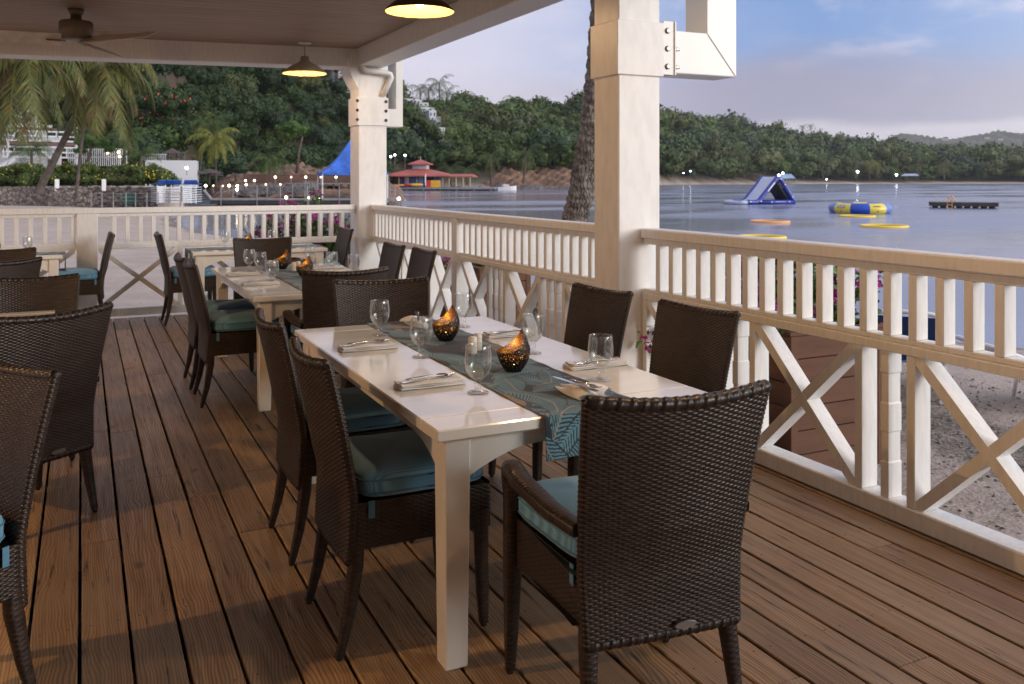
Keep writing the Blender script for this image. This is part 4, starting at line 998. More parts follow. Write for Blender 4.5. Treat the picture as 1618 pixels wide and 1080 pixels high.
for (x, y, yw, lab) in [(1.515, 3.825, 2, 'farther lit candle holder on the front table'), (1.502, 7.49, 0, 'farther lit candle holder on the second table'), (1.538, 6.83, 5, 'nearer lit candle holder on the second table, half behind a chair'),
        (1.64, 10.14, 0, 'lit candle holder on the farthest table'), (-.80, 10.22, 0, 'lit candle holder on the far left table')]: dup(h0, (x, y, .7545), rad(yw), lab)
# ---- shakers
def shaker(x, y, lab):
    t = thing('shaker', (x, y, .7545), 0, lab, 'shaker', 'cream salt and pepper shakers')
    mb = MB(); mb.add(*lathe([(0, 0), (.018, 0), (.0195, .003), (.0195, .062), (.0185, .066), (0, .067)], 28)); mb.build('body', M_ceramic, t, smooth=False)
    mb = MB(); mb.add(*lathe([(0.0, .067), (.017, .067), (.0165, .071), (.0, .073)], 20)); mb.build('cap', M_ceramic, t, smooth=True)
for (x, y, lab) in [(1.505, 3.49, 'left one of the two cream shakers on the front table'), (1.555, 3.55, 'right one of the two cream shakers on the front table'),
                    (1.55, 7.27, 'left one of the two cream shakers on the second table'), (1.60, 7.33, 'right one of the two cream shakers on the second table')]: shaker(x, y, lab)
# ---- napkins and cutlery
def fork_mesh():
    mb = MB(); n = 30; pts = []
    sec = [(0, .0085), (.02, .0095), (.06, .006), (.10, .0035), (.125, .0035), (.135, .008), (.142, .0115), (.150, .012)]
    X_ = np.linspace(0, .150, n); Wd = np.interp(X_, [a[0] for a in sec], [a[1] for a in sec]); Zz = .004 * np.sin(X_ / .2 * np.pi) + .002
    V = []
    for i in range(n): V += [(X_[i], -Wd[i], Zz[i]), (X_[i], Wd[i], Zz[i]), (X_[i], Wd[i], Zz[i] + .002), (X_[i], -Wd[i], Zz[i] + .002)]
    F = [[4 * i + j, 4 * i + (j + 1) % 4, 4 * i + 4 + (j + 1) % 4, 4 * i + 4 + j] for i in range(n - 1) for j in range(4)]; F += [[3, 2, 1, 0], [4 * n - 4, 4 * n - 3, 4 * n - 2, 4 * n - 1]]
    mb.add(V, [f[::-1] for f in F])
    for k in range(4):
        y0_ = -.0095 + k * .00633; mb.add(*tube([(.148, y0_, .006), (.170, y0_, .0035), (.190, y0_, .006), (.200, y0_ * .95, .010)], [.0018, .0017, .0014, .0007], 6))
    return mb.mesh('fork', M_steel, True)
def knife_mesh():
    mb = MB(); out_ = [(0, -.008), (.02, -.0095), (.09, -.007), (.115, -.0055), (.120, -.010), (.19, -.010), (.215, -.004), (.222, .004), (.20, .006), (.115, .0055), (.09, .007), (.02, .0095), (0, .008)]
    V, F = prism(out_, .003, .0052); mb.add(V, F); return mb.mesh('knife', M_steel, False)
FORK, KNIFE = fork_mesh(), knife_mesh()
def napkin_flat():
    mb = MB(); r = np.random.default_rng(3)
    for k, (dx, dy, sx_, sy_, z_, yw) in enumerate([(0, 0, .25, .095, .004, 0), (.004, .002, .245, .090, .011, .02), (-.004, -.002, .238, .086, .0175, -.015)]):
        nu_, nv_ = 30, 14; U_, V_ = np.meshgrid(np.linspace(-1, 1, nu_), np.linspace(-1, 1, nv_)); 
        rz = .0034; top = z_ + rz * np.sqrt(np.clip(1 - np.abs(V_) ** 10, 0, 1)) + .0012 * np.sin(U_ * 5 + k) + .001 * np.cos(V_ * 4 + U_ * 3)
        bot = z_ - rz * np.sqrt(np.clip(1 - np.abs(V_) ** 10, 0, 1)); xx = U_ * sx_ / 2 + dx; yy = V_ * sy_ / 2 * (1 + .03 * np.sin(U_ * 2.5 + k)) + dy + yw * U_ * .05
        mb.add(np.stack([xx, yy, top], -1).reshape(-1, 3), grid_faces(nv_, nu_)); mb.add(np.stack([xx, yy, bot], -1).reshape(-1, 3), grid_faces(nv_, nu_)[:, ::-1])
        for c_ in (0, nu_ - 1):
            V = np.concatenate([np.stack([xx[:, c_], yy[:, c_], top[:, c_]], -1), np.stack([xx[:, c_], yy[:, c_], bot[:, c_]], -1)]); F = [[i, i + 1, nv_ + i + 1, nv_ + i] for i in range(nv_ - 1)]
            mb.add(V, F if c_ else [f[::-1] for f in F])
    return mb.mesh('napkin', M_napkin, True)
def napkin_fancy():
    """three pointed wings folded over one another"""
    mb = MB()
    for k, (an, ln, wd, z_) in enumerate([(0.10, .23, .10, .0), (.62, .17, .085, .016), (-.28, .19, .075, .010)]):
        nu_, nv_ = 22, 11; U_, V_ = np.meshgrid(np.linspace(0, 1, nu_), np.linspace(-1, 1, nv_)); half = wd / 2 * (1 - U_ ** 2.2) + .003
        x = U_ * ln - .10; y = V_ * half; z = z_ + .004 + .026 * (1 - V_ ** 2) * np.sin(np.clip(U_ * 1.15, 0, 1) * np.pi * .8 + .5) * (1 - .5 * U_) + (.010 * U_ if k else 0)
        c_, s_ = math.cos(an), math.sin(an); P = np.stack([x * c_ - y * s_, x * s_ + y * c_, z], -1).reshape(-1, 3); Q = P.copy(); Q[:, 2] = np.maximum(Q[:, 2] - .004, .0005 + z_ * .3)
        mb.add(P, grid_faces(nv_, nu_)); mb.add(Q, grid_faces(nv_, nu_)[:, ::-1])
    return mb.mesh('napkin', M_napkin, True)
NAP, NAPF = napkin_flat(), napkin_fancy()
def setting(x, y, yaw, lab, fancy=False, z=.7505):
    for nm, me, dx, dy, dz, dyaw, ct, pre, grp in (('napkin', NAPF if fancy else NAP, 0, 0, 0, 0, 'napkin', 'folded white napkin', 'folded white napkins'),
            ('fork', FORK, -.085 if not fancy else -.12, .016 if not fancy else -.012, .0235 if not fancy else .034, .10, 'fork', 'steel fork', 'steel forks'), ('knife', KNIFE, -.115 if not fancy else -.12, -.012 if not fancy else .012, .0205 if not fancy else .034, .16, 'knife', 'steel knife', 'steel knives')):
        o = bpy.data.objects.new(nm, me); COL.objects.link(o); c_, s_ = math.cos(yaw), math.sin(yaw)
        if nm == 'fork' and fancy: dyaw = PI - .1; dx = .07
        o.location = (x + dx * c_ - dy * s_, y + dx * s_ + dy * c_, z + dz); o.rotation_euler = (0, -.05 if fancy and nm != 'napkin' else 0, yaw + dyaw)
        tag(o, pre + ' ' + lab if nm == 'napkin' else pre + ' on the napkin ' + lab, ct, grp)
for (x, y, yw, lab, fy_) in [(1.137, 3.03, 2, 'at the near left seat of the front table', 0), (1.135, 3.80, 0, 'at the far left seat of the front table', 0), (1.84, 3.83, 182, 'at the far right seat of the front table', 0), (1.85, 3.05, 180, 'at the near right seat of the front table', 0),
        (1.55, 4.28, -100, 'on the far end of the runner of the front table', 1), (1.55, 2.66, 95, 'on the near end of the runner of the front table', 1),
        (1.13, 7.15, 0, 'at the far left seat of the second table', 0), (1.14, 6.45, 0, 'at the near left seat of the second table', 0), (1.86, 7.38, 180, 'at the right side of the second table', 0), (1.50, 7.74, -95, 'on the far end of the runner of the second table', 1)]:
    setting(x, y, rad(yw), lab, fy_, .7545 if fy_ else .7505)
print('deck done')

# ================================================================== NEAR GARDEN AND BEACH
def leaf_quads(P, N, size, r, asp=.55):
    n = len(P); t1 = np.cross(N, r.normal(size=(n, 3))); t1 /= np.linalg.norm(t1, axis=1)[:, None]; t2 = np.cross(N, t1); sz = size * r.uniform(.6, 1.3, (n, 1))
    V = np.stack([P - t1 * sz, P + t2 * sz * asp + N * sz * .12, P + t1 * sz, P - t2 * sz * asp + N * sz * .12], 1).reshape(-1, 3); return V, np.arange(n * 4).reshape(-1, 4)
def bougainvillea(mbL, mbB, mbS, cx_, cy_, z0, rx, ry, h, seed, nst=46, flowers=.45):
    r = np.random.default_rng(seed)
    for k in range(nst):
        bx, by = cx_ + r.uniform(-.85, .85) * rx, cy_ + r.uniform(-.85, .85) * ry
        dx, dy = r.normal(0, .22, 2); hh = h * r.uniform(.55, 1.12); n = 14; t_ = np.linspace(0, 1, n)
        path = np.stack([bx + dx * t_ ** 1.5 * 1.2, by + dy * t_ ** 1.5 * 1.2, z0 + hh * (t_ * 1.15 - .25 * t_ ** 3)], -1) + np.cumsum(r.normal(0, .012, (n, 3)), 0)
        mbS.add(*tube(path, np.linspace(.006, .0022, n), 4, caps=False))
        nl = 46; q = r.uniform(.08, 1, nl); P = np.stack([np.interp(q, t_, path[:, i]) for i in range(3)], -1) + r.normal(0, .045, (nl, 3)); N = r.normal(size=(nl, 3)) + [0, 0, .8]; N /= np.linalg.norm(N, axis=1)[:, None]
        V, F = leaf_quads(P, N, .034, r); mbL.add(V, F, np.repeat(np.clip(r.normal(.5, .25, nl), 0, 1), 4))
        if r.random() < flowers:
            for c_ in range(int(r.integers(2, 6))):
                q = r.uniform(.72, 1.0); ctr = np.array([np.interp(q, t_, path[:, i]) for i in range(3)]) + r.normal(0, .035, 3); m = 15
                P = ctr + r.normal(0, .020, (m, 3)); N = r.normal(size=(m, 3)); N /= np.linalg.norm(N, axis=1)[:, None]; V, F = leaf_quads(P, N, .017, r, .75); mbB.add(V, F, np.repeat(np.clip(r.normal(.5, .3, m), 0, 1), 4))
def planter(x0, x1, y0, y1, z0, z1, lab, plab, seed, h, nst, flowers):
    t = thing('planter_box', ((x0 + x1) / 2, (y0 + y1) / 2, z0), 0, lab, 'planter', 'brown timber planter boxes'); w_, l_, hh = x1 - x0, y1 - y0, z1 - z0; nb = 6; bh = hh / nb
    mb = MB(); r = random.Random(seed)
    for k in range(nb):
        z_ = bh * (k + .5)
        mb.add(*cbox((0, -l_ / 2 + .012, z_), (w_ - .09, .024, bh - .006), .003), r.random()); mb.add(*cbox((0, l_ / 2 - .012, z_), (w_ - .09, .024, bh - .006), .003), r.random())
        mb.add(*cbox((w_ / 2 - .012, 0, z_), (.024, l_ - .09, bh - .006), .003), r.random())
    mb.build('boards', M_planter, t)
    mb = MB()
    for k in range(nb): mb.add(*cbox((-w_ / 2 + .012, 0, bh * (k + .5)), (.024, l_ - .09, bh - .006), .003), .2)
    mb.build('side_boards', M_planter, t)
    for sx in (-1, 1):
        for sy in (-1, 1): mb = MB(); mb.add(*cbox((sx * (w_ / 2 - .025), sy * (l_ / 2 - .025), hh / 2), (.062, .062, hh), .004), .9); mb.build('corner_post', M_planter, t)
    mb = MB()
    for sy in (-1, 1): mb.add(*cbox((0, sy * (l_ / 2 - .02), hh + .0135), (w_ + .04, .07, .025), .003), .5)
    for sx in (-1, 1): mb.add(*cbox((sx * (w_ / 2 - .02), 0, hh + .0135), (.07, l_ - .115, .025), .003), .5)
    mb.build('rim', M_planter, t)
    mb = MB(); mb.add(*cbox((0, 0, hh - .06), (w_ - .06, l_ - .06, .04))); mb.build('soil', M_soil, t)
    b = thing('bougainvillea', ((x0 + x1) / 2, (y0 + y1) / 2, z1 - .04), 0, plab, 'shrub', 'magenta bougainvillea shrubs')
    mL, mB, mS = MB(), MB(), MB(); bougainvillea(mL, mB, mS, 0, 0, 0, w_ / 2, l_ / 2, h, seed, nst, flowers)
    mL.build('foliage', M_bush, b); mB.build('blossom', M_bract, b); mS.build('stems', M_stem, b)
planter(4.06, 4.88, 4.30, 5.75, -.42, .50, 'brown timber planter box right outside the near railing', 'bougainvillea bush with magenta flowers behind the near railing balusters', 11, .46, 150, .6)
planter(4.10, 4.75, 9.30, 10.60, -.45, .46, 'reddish planter box seen through the crosses of the middle railing', 'sparse bougainvillea low behind the middle railing', 12, .22, 14, .3)
planter(2.15, 3.50, 11.75, 12.45, -.50, .42, 'brown planter box beyond the end railing near the corner column', 'bougainvillea with magenta sprays rising over the end railing', 13, .66, 80, .55)
# trailing shoots hanging out of the first planter and a sprig by the columns
def sprig(x, y, z, lab, seed, h=.3, fl=1, nst=3):
    b = thing('flower_sprig', (x, y, z), 0, lab, 'plant', 'stray bougainvillea shoots'); mL, mB, mS = MB(), MB(), MB(); bougainvillea(mL, mB, mS, 0, 0, 0, .05, .05, h, seed, nst, fl); mL.build('foliage', M_bush, b)
    if mB.V: mB.build('blossom', M_bract, b)
    mS.build('stems', M_stem, b)
sprig(3.46, 4.93, .26, 'magenta bougainvillea tip poking past the thick column above the chair back', 31, .30, 1.0, 3)
sprig(3.42, 11.05, .10, 'thin green shoot with a pink flower beside the corner column', 33, .85, .7, 4)
sprig(4.12, 4.9, -.02 + .2, 'green shoots hanging over the side of the near planter box', 35, .36, .0, 4)

sprig(2.75, 11.95, .75, 'magenta spray rising above the end railing left of the corner column', 37, .68, 1, 5)
# leaning palm trunk by the railing
def curve_pts(P, n=60):
    P = np.asarray(P, float); t_ = np.linspace(0, len(P) - 1, n); out_ = []
    for t in t_:
        i = int(min(len(P) - 2, math.floor(t))); f = t - i; p0, p1, p2, p3 = P[max(0, i - 1)], P[i], P[i + 1], P[min(len(P) - 1, i + 2)]
        out_.append(.5 * ((2 * p1) + (-p0 + p2) * f + (2 * p0 - 5 * p1 + 4 * p2 - p3) * f * f + (-p0 + 3 * p1 - 3 * p2 + p3) * f ** 3))
    return np.array(out_)
def palm(name, base, pts, r0, r1, fl, nf, mat, lab, seed, group=None, dead=0, leaflets=30, up=62, dn=-38, droop=1.0, lw=.035, rough_trunk=False, cat='palm tree', skirt=False):
    r = np.random.default_rng(seed); b = np.array(base, float); t = thing(name, tuple(b), 0, lab, cat, group)
    Q = curve_pts([(0, 0, 0)] + [tuple(np.array(p) - 0) for p in pts], 70); rr = np.linspace(r0, r1, len(Q)) * (1 + .5 * np.exp(-np.linspace(0, 22, len(Q)))); mb = MB()
    if rough_trunk:
        nn = 40; Qd = curve_pts([(0, 0, 0)] + list(pts), 420); T = np.gradient(Qd, axis=0); T /= np.linalg.norm(T, axis=1)[:, None]; xr = np.array([1., 0, 0])[None] - T * T[:, :1]; xr /= np.linalg.norm(xr, axis=1)[:, None]; yr = np.cross(T, xr)
        a_ = np.arange(nn) * 2 * np.pi / nn; hh = np.linspace(0, 1, 420)[:, None]; Lz = hh * np.linalg.norm(np.diff(Qd, axis=0), axis=1).sum()
        R_ = (r0 + (r1 - r0) * hh) * (1 + .35 * np.exp(-Lz * 2.2)) + .009 * np.sin(Lz * 34 + 1.5 * np.sin(a_ * 2)) + .012 * np.sin(a_ * 5 + Lz * 3) * np.sin(Lz * 7) + r.normal(0, .004, (420, nn))
        P = Qd[:, None] + xr[:, None] * (np.cos(a_)[None, :, None] * R_[..., None]) + yr[:, None] * (np.sin(a_)[None, :, None] * R_[..., None]); mb.add(P.reshape(-1, 3), grid_faces(420, nn, True)); mb.build('trunk', M_bark, t, smooth=True)
    else: mb.add(*tube(Q, rr, 10)); mb.build('trunk', M_trunk, t, smooth=True)
    top = Q[-1]; mb = MB(); md = MB()
    for k in range(nf + dead):
        isd = k >= nf; az = k * 2.399 + r.uniform(-.2, .2); e0 = rad(r.uniform(-60, -35)) if isd else rad(up + (dn - up) * ((k + .5) / nf) ** .85 + r.uniform(-6, 6)); Lf = fl * r.uniform(.82, 1.1) * (.8 if isd else 1)
        n = 22; P = [top.copy()]; e = e0; st = Lf / n; hd = np.array([math.cos(az), math.sin(az), 0.])
        for i in range(n): P.append(P[-1] + (hd * math.cos(e) + np.array([0, 0, math.sin(e)])) * st); e = max(e - droop * (.035 + .075 * (i / n)) * (1.2 if e > -1.2 else .2), -1.5)
        P = np.array(P); (md if isd else mb).add(*tube(P, np.linspace(.035, .008, len(P)) * fl / 4.5, 4, caps=False), .75)
        side = np.array([-math.sin(az), math.cos(az), 0.]); m = leaflets; q = np.linspace(.12, .99, m); idx = q * n; Pc = np.stack([np.interp(idx, np.arange(n + 1), P[:, i]) for i in range(3)], -1); T = np.gradient(Pc, axis=0); T /= np.linalg.norm(T, axis=1)[:, None]
        ll = fl * .24 * np.sin(np.pi * (q * .82 + .13)) ** .7
        for sg in (-1, 1):
            d = side * sg * .75 + T * .45 + np.array([0, 0, -1.]) * r.uniform(.35, .95, (m, 1)); d = d + r.normal(0, .10, (m, 3)); d /= np.linalg.norm(d, axis=1)[:, None]
            w_ = T * lw * fl / 4.5; tip = Pc + d * ll[:, None] + np.array([0, 0, -1.]) * (ll * .22)[:, None]; mid = Pc + d * ll[:, None] * .5
            V = np.stack([Pc - w_ * .6, Pc + w_ * .6, mid + w_, mid - w_, tip], 1).reshape(-1, 3); i5 = np.arange(m) * 5
            F4 = np.stack([i5, i5 + 1, i5 + 2, i5 + 3], -1); tn = np.repeat(np.clip(r.normal(.9 if isd else .45, .22, m) , 0, 1), 5)
            (md if isd else mb).add(V, F4, tn); (md if isd else mb).F.append(np.stack([i5 + 3, i5 + 2, i5 + 4], -1) + (md if isd else mb).n - len(V)); (md if isd else mb).M.append(np.zeros(m, dtype=np.int32))
    mb.build('crown', mat, t)
    if dead: md.build('dead_fronds', M_palm_dead, t)
    return t
bx, by = 4.99, 10.18
palm('palm_tree', (bx, by, gz(bx, by) - .1), [(.30, -.18, .75), (.62, -.37, 1.62), (.83, -.45, 2.7), (.95, -.48, 3.9), (1.1, -.5, 6.5), (1.3, -.5, 10.5)], .185, .125, 3.6, 22, M_palm_green, 'rough barked palm trunk leaning past the thick white column', 91, 'palms', rough_trunk=True)

# sun loungers on the sand to the right
def lounger(x, y, z, yaw, lab, back=62, s=1.0, group='blue and white sun loungers'):
    t = thing('sun_lounger', (x, y, z), yaw, lab, 'sun lounger', group); hl = .36
    for sg in (-1, 1):
        mb = MB(); mb.add(*tube([(sg * .33, -.15, hl), (sg * .33, 1.35, hl)], .02, 8), .5); 
        mb.add(*tube([(sg * .33, 0, hl), (sg * .30, -.10, .02), (sg * .30, -.02, 0), (sg * .32, .22, .22), (sg * .33, .3, hl - .01)], .018, 8)); mb.add(*tube([(sg * .33, 1.0, hl), (sg * .30, 1.12, .02), (sg * .30, 1.2, 0), (sg * .33, 1.34, hl - .01)], .018, 8)); mb.build('side_frame', M_white_plastic, t, smooth=True)
    b = rad(back); cb, sb = math.cos(b), math.sin(b)
    pth = [(-.33, 0, hl), (-.33, -.62 * cb, hl + .62 * sb), (-.27, -.74 * cb, hl + .74 * sb), (0, -.78 * cb, hl + .78 * sb), (.27, -.74 * cb, hl + .74 * sb), (.33, -.62 * cb, hl + .62 * sb), (.33, 0, hl)]
    mb = MB(); mb.add(*tube(curve_pts(pth, 50), .02, 8)); bf = mb.build('back_frame', M_white_plastic, t, smooth=True)
    for nm, V in (('back_sling', [(-.31, -.04 * cb, hl + .04 * sb), (.31, -.04 * cb, hl + .04 * sb), (.30, -.70 * cb, hl + .70 * sb), (-.30, -.70 * cb, hl + .70 * sb)]), ('seat_sling', [(-.31, .02, hl), (.31, .02, hl), (.31, 1.33, hl), (-.31, 1.33, hl)])):
        V = np.array(V); W = V + np.array([0, 0, .006]); mb = MB(); mb.add(np.concatenate([V, W]), [[3, 2, 1, 0], [4, 5, 6, 7], [0, 1, 5, 4], [1, 2, 6, 5], [2, 3, 7, 6], [3, 0, 4, 7]]); mb.build(nm, M_blue_mesh, t)
    return t
lounger(7.05, 5.95, gz(7.05, 5.95), rad(-50), 'blue sun lounger with raised back on the sand behind the near flowers', 46)
lounger(8.05, 5.25, gz(8.05, 5.25), rad(-110), 'sun lounger at the right edge, its white legs seen under the middle rail', 20)
# shingle, dead leaves and twigs strewn over the sand by the railing
r = np.random.default_rng(77); mb = MB(); base_v, base_f = rockmesh0 = (np.array([(1, 0, 0), (0, 1, 0), (-1, 0, 0), (0, -1, 0), (0, 0, .7), (0, 0, -.5)], float), [[0, 1, 4], [1, 2, 4], [2, 3, 4], [3, 0, 4], [1, 0, 5], [2, 1, 5], [3, 2, 5], [0, 3, 5]])
for k in range(5200):
    dens = r.random() < .7; x = r.normal(6.3, .75) if dens else r.uniform(3.5, 9.0); y = r.uniform(1.6, 8.5); a_ = r.uniform(0, 6.3); sz = r.uniform(.006, .020) * (1.5 if r.random() < .08 else 1)
    if 4.0 < x < 4.95 and 4.2 < y < 5.9: continue
    V = base_v * [1, r.uniform(.6, 1), r.uniform(.5, .9)] * sz * r.uniform(.8, 1.2, (6, 1)); ca, sa = math.cos(a_), math.sin(a_); V = np.stack([V[:, 0] * ca - V[:, 1] * sa, V[:, 0] * sa + V[:, 1] * ca, V[:, 2]], -1)
    mb.add(V + [x, y, 0], np.array(base_f), r.random()); mb.V[-1][:, 2] += 0
xy = np.concatenate(mb.V)[::6, :2] if mb.V else None
zz_ = terrain(xy[:, 0].astype(float), xy[:, 1].astype(float))[0]
for k in range(len(mb.V)): mb.V[k][:, 2] += zz_[k] + .004
s = NT('shingle'); t = s.tone(); s.set(Base_Color=s.mix(t.outputs['Fac'], (.045, .042, .040), (.30, .26, .22)), Roughness=.85); M_shingle = s.m
tag(mb.build('shingle', M_shingle), 'loose dark and pale shingle scattered over the sand beside the deck', 'pebbles', kind='stuff')
n = 420; xs_, ys_ = r.uniform(3.5, 9.5, n), r.uniform(1.5, 9.0, n); ok_ = ~((xs_ > 4.0) & (xs_ < 4.95) & (ys_ > 4.2) & (ys_ < 5.9)); xs_, ys_ = xs_[ok_], ys_[ok_]; n = len(xs_)
P = np.stack([xs_, ys_, terrain(xs_, ys_)[0] + .012], -1); N = r.normal(size=(n, 3)) * .35 + [0, 0, 1]; N /= np.linalg.norm(N, axis=1)[:, None]; V, F = leaf_quads(P, N, .028, r, .45); mb = MB(); mb.add(V, F, np.repeat(r.random(n), 4))
tag(mb.build('leaf_litter', M_palm_dead), 'dry brown leaves lying on the sand beside the deck', 'dead leaves', kind='stuff')
# ================================================================== LEFT SHORE
def frame(u, d, yaw=0): x, y = at(u, d); return x, y, -TH - math.atan((u - 809) / 1400) + yaw
def m_(px, d): return px * d / 1400.0
# stone retaining wall
D0 = 75.0
t = thing('stone_wall', (0, 0, 0), 0, 'long rough stone retaining wall above the beach under the flowering hedge', 'wall')
mb = MB(); n = 90; V = []; 
for i in range(n):
    u_ = -160 + 412 * i / (n - 1); x, y = at(u_, D0 + .5 * math.sin(i * .2)); top = zat(296, D0) + .06 * math.sin(i * 1.7) + .04 * math.sin(i * 5.1)
    for k, z_ in enumerate(np.linspace(-.9, top, 8)): V.append((x + .08 * math.sin(i * 2.3 + k * 1.9) * S, y - .10 * math.sin(i * 1.3 + k * 2.7), z_))
    x2, y2 = at(u_, D0 + 2.5); V.append((x2, y2, top + .02))
mb.add(V, [[i * 9 + k, (i + 1) * 9 + k, (i + 1) * 9 + k + 1, i * 9 + k + 1] for i in range(n - 1) for k in range(8)]); xe, ye = at(252, D0); xf, yf = at(256, D0 + 2.5)
mb.build('masonry', M_stone, t)
for u_ in (90, 164):
    x, y = at(u_, D0 - .3); mb = MB(); mb.add(*cbox((x, y, zat(292, D0)), (.34, .34, 1.0), .03)); mb.build('pillar', M_white, t)
# hedge: clumps of leaves with blossoms
def leafy(parts, name, lab, cat, mat, clumps, proto_n, leaf, seed, flowers=(), kind=None, group=None, trunk=None, loc=None):
    r = np.random.default_rng(seed); c0 = np.array(loc if loc is not None else np.mean([c[:3] for c in clumps], 0)); t = thing(name, tuple(c0), 0, lab, cat, group); mb = MB(); prs = [crown_proto(proto_n, leaf, seed * 7 + i, .9, 9) for i in range(3)]
    for (x, y, z, rr) in clumps: put_crown(mb, prs[int(r.integers(3))], np.array((x, y, z)) - c0, rr, r.uniform(0, 6), 1.0, r.normal(0, .06))
    mb.build('foliage', mat, t)
    for (fm, cnt, sz) in flowers:
        P = []; N = []
        for _ in range(cnt):
            c = clumps[int(r.integers(len(clumps)))]; d = r.normal(size=3); d[2] = abs(d[2]) * .6; d /= np.linalg.norm(d); f = np.array([-S, -C, 0]); d = d + f * .8; d /= np.linalg.norm(d); P.append(np.array(c[:3]) - c0 + d * c[3] * r.uniform(.85, 1.02)); N.append(d)
        V, F = leaf_quads(np.array(P), np.array(N), sz, r, .9); mb = MB(); mb.add(V, F); mb.build('blossom', fm, t)
    if trunk: mb = MB(); mb.add(*tube(np.array(trunk[0]) - c0, trunk[1], 8)); mb.build('trunk', M_trunk, t, smooth=True)
    return t
r = np.random.default_rng(5); cl = []
for i in range(34):
    u_ = -90 + 345 * i / 33; d_ = 77.5 + r.uniform(-.6, 1.8); x, y = at(u_, d_); rr = r.uniform(.95, 1.3); cl.append((x, y, zat(284, d_) + r.uniform(-.2, .2), rr)); x, y = at(u_ + 3, d_ + 1.4); cl.append((x, y, zat(272 - 3 * math.sin(i * .7), d_) + r.uniform(-.25, .25), rr))
leafy(None, 'flowering_hedge', 'long dark hedge with yellow flowers growing on top of the stone wall', 'hedge', M_hedge, cl, 900, .075, 3, [(M_yflower, 300, .06), (M_rflower, 30, .08)])
cl = [(*at(u_, 76.2), z_, rr) for u_, z_, rr in [(258, 1.55, 1.35), (246, 1.9, 1.2), (268, 1.25, 1.05), (235, 1.4, 1.2)]]
leafy(None, 'round_bush', 'rounded green bush with yellow flowers overhanging the end of the stone wall', 'bush', M_hedge, cl, 1500, .07, 4, [(M_yflower, 70, .06)])
# low green pergola bush (topiary) by the villa
x, y = at(146, 88); cl = [(*at(u_, 88), zat(v_, 88), rr) for u_, v_, rr in [(128, 224, 1.05), (140, 221, 1.1), (152, 224, 1.1), (165, 226, 1.05), (172, 236, .9), (130, 238, .8)]]
leafy(None, 'clipped_tree', 'flat topped clipped green tree between the villa and the palms', 'tree', M_bush, cl, 1100, .075, 5, trunk=([(*at(136, 88), zat(268, 88)), (*at(141, 88), zat(245, 88)), (*at(146, 88), zat(228, 88))], [.22, .16, .1]))
# red flowering tree on the slope
r = np.random.default_rng(8); cl = [(*at(u_, 118 + r.uniform(-3, 3)), zat(v_, 118), rr) for u_, v_, rr in [(238, 165, 2.6), (258, 172, 2.8), (280, 168, 2.4), (225, 190, 2.4), (250, 196, 2.9), (276, 200, 2.8), (292, 215, 2.2), (240, 215, 2.3)]]
leafy(None, 'flame_tree', 'dark spreading tree dotted with red blossom on the hillside', 'tree', M_jungle, cl, 1300, .07, 6, [(M_rflower, 60, .12)], trunk=([(*at(255, 118), zat(262, 118)), (*at(258, 118), zat(215, 118))], [.4, .25]))
cl = [(*at(u_, 122), zat(v_, 122), rr) for u_, v_, rr in [(462, 200, 1.7), (448, 205, 1.5), (474, 208, 1.6), (458, 214, 1.2)]]
leafy(None, 'lime_tree', 'lighter lime green tree with a bare pale trunk on the slope', 'tree', M_bush, cl, 900, .08, 8, trunk=([(*at(469, 122), zat(275, 122)), (*at(472, 122), zat(240, 122)), (*at(478, 122), zat(215, 122))], [.22, .18, .12]))
# white villa with balconies
vd = 92.0; x, y, yw = frame(50, vd, rad(12)); vz = zat(278, vd); sc_ = vd / 1400
V_ = thing('white_villa', (x, y, 0), yw, 'white terraced villa behind palms on the left, with balcony rails and a grey awning', 'house')
def px(u_): return (u_ - 50) * sc_
def pz(v_): return zat(v_, vd)
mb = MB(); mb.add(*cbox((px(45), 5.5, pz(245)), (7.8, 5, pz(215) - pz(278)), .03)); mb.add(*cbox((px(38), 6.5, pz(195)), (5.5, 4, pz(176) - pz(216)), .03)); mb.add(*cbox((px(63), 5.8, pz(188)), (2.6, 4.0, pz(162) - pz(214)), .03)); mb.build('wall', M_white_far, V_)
mb = MB(); rv, rf_ = prism([(px(8), pz(188)), (px(26), pz(168)), (px(46), pz(190)), (px(44), pz(192)), (px(26), pz(172)), (px(10), pz(191))], 2.2, 6.5); rv = rv[:, [0, 2, 1]]; mb.add(rv, [f[::-1] for f in rf_]); mb.build('gable_roof', M_white_far, V_)
for (u0, u1, v0, v1) in [(12, 20, 184, 196), (24, 40, 190, 198), (62, 74, 226, 236), (20, 52, 226, 240), (84, 96, 250, 262)]: mb = MB(); mb.add(*cbox(((px(u0) + px(u1)) / 2, 2.95, (pz(v0) + pz(v1)) / 2), (px(u1) - px(u0), .12, pz(v0) - pz(v1)), .01)); mb.build('window', M_window, V_)
mb = MB(); mb.add(*cbox((px(40), 1.5, pz(198.5)), (px(80) - px(2), 3.4, .30), .03)); mb.build('awning', M_white_plastic, V_)
mb = MB(); mb.add(*cbox((px(60), .6, pz(226)), (px(116) - px(6), 1.6, .35), .02)); mb.add(*cbox((px(60), .6, pz(203)), (px(122) - px(70), 1.6, .16), .02)); mb.build('balcony', M_fence_brown, V_)
for (v0, v1) in [(207, 222), (232, 248)]:
    mb = MB()
    for q in range(3): mb.add(*cbox((px(62), -.25, pz(v0 + (v1 - v0) * q / 2)), (px(116) - px(8), .10, .17), .01))
    for k in range(8): mb.add(*cbox((px(10 + 15 * k), -.20, pz((v0 + v1) / 2)), (.11, .16, pz(v0 - 1) - pz(v1 + 2)), .01))
    mb.build('balcony_rail', M_white_far, V_)
for u_ in (16, 115): mb = MB(); mb.add(*cbox((px(u_), -.1, pz(236)), (.28, .28, pz(200) - pz(276)), .02)); mb.build('post', M_white_far, V_)
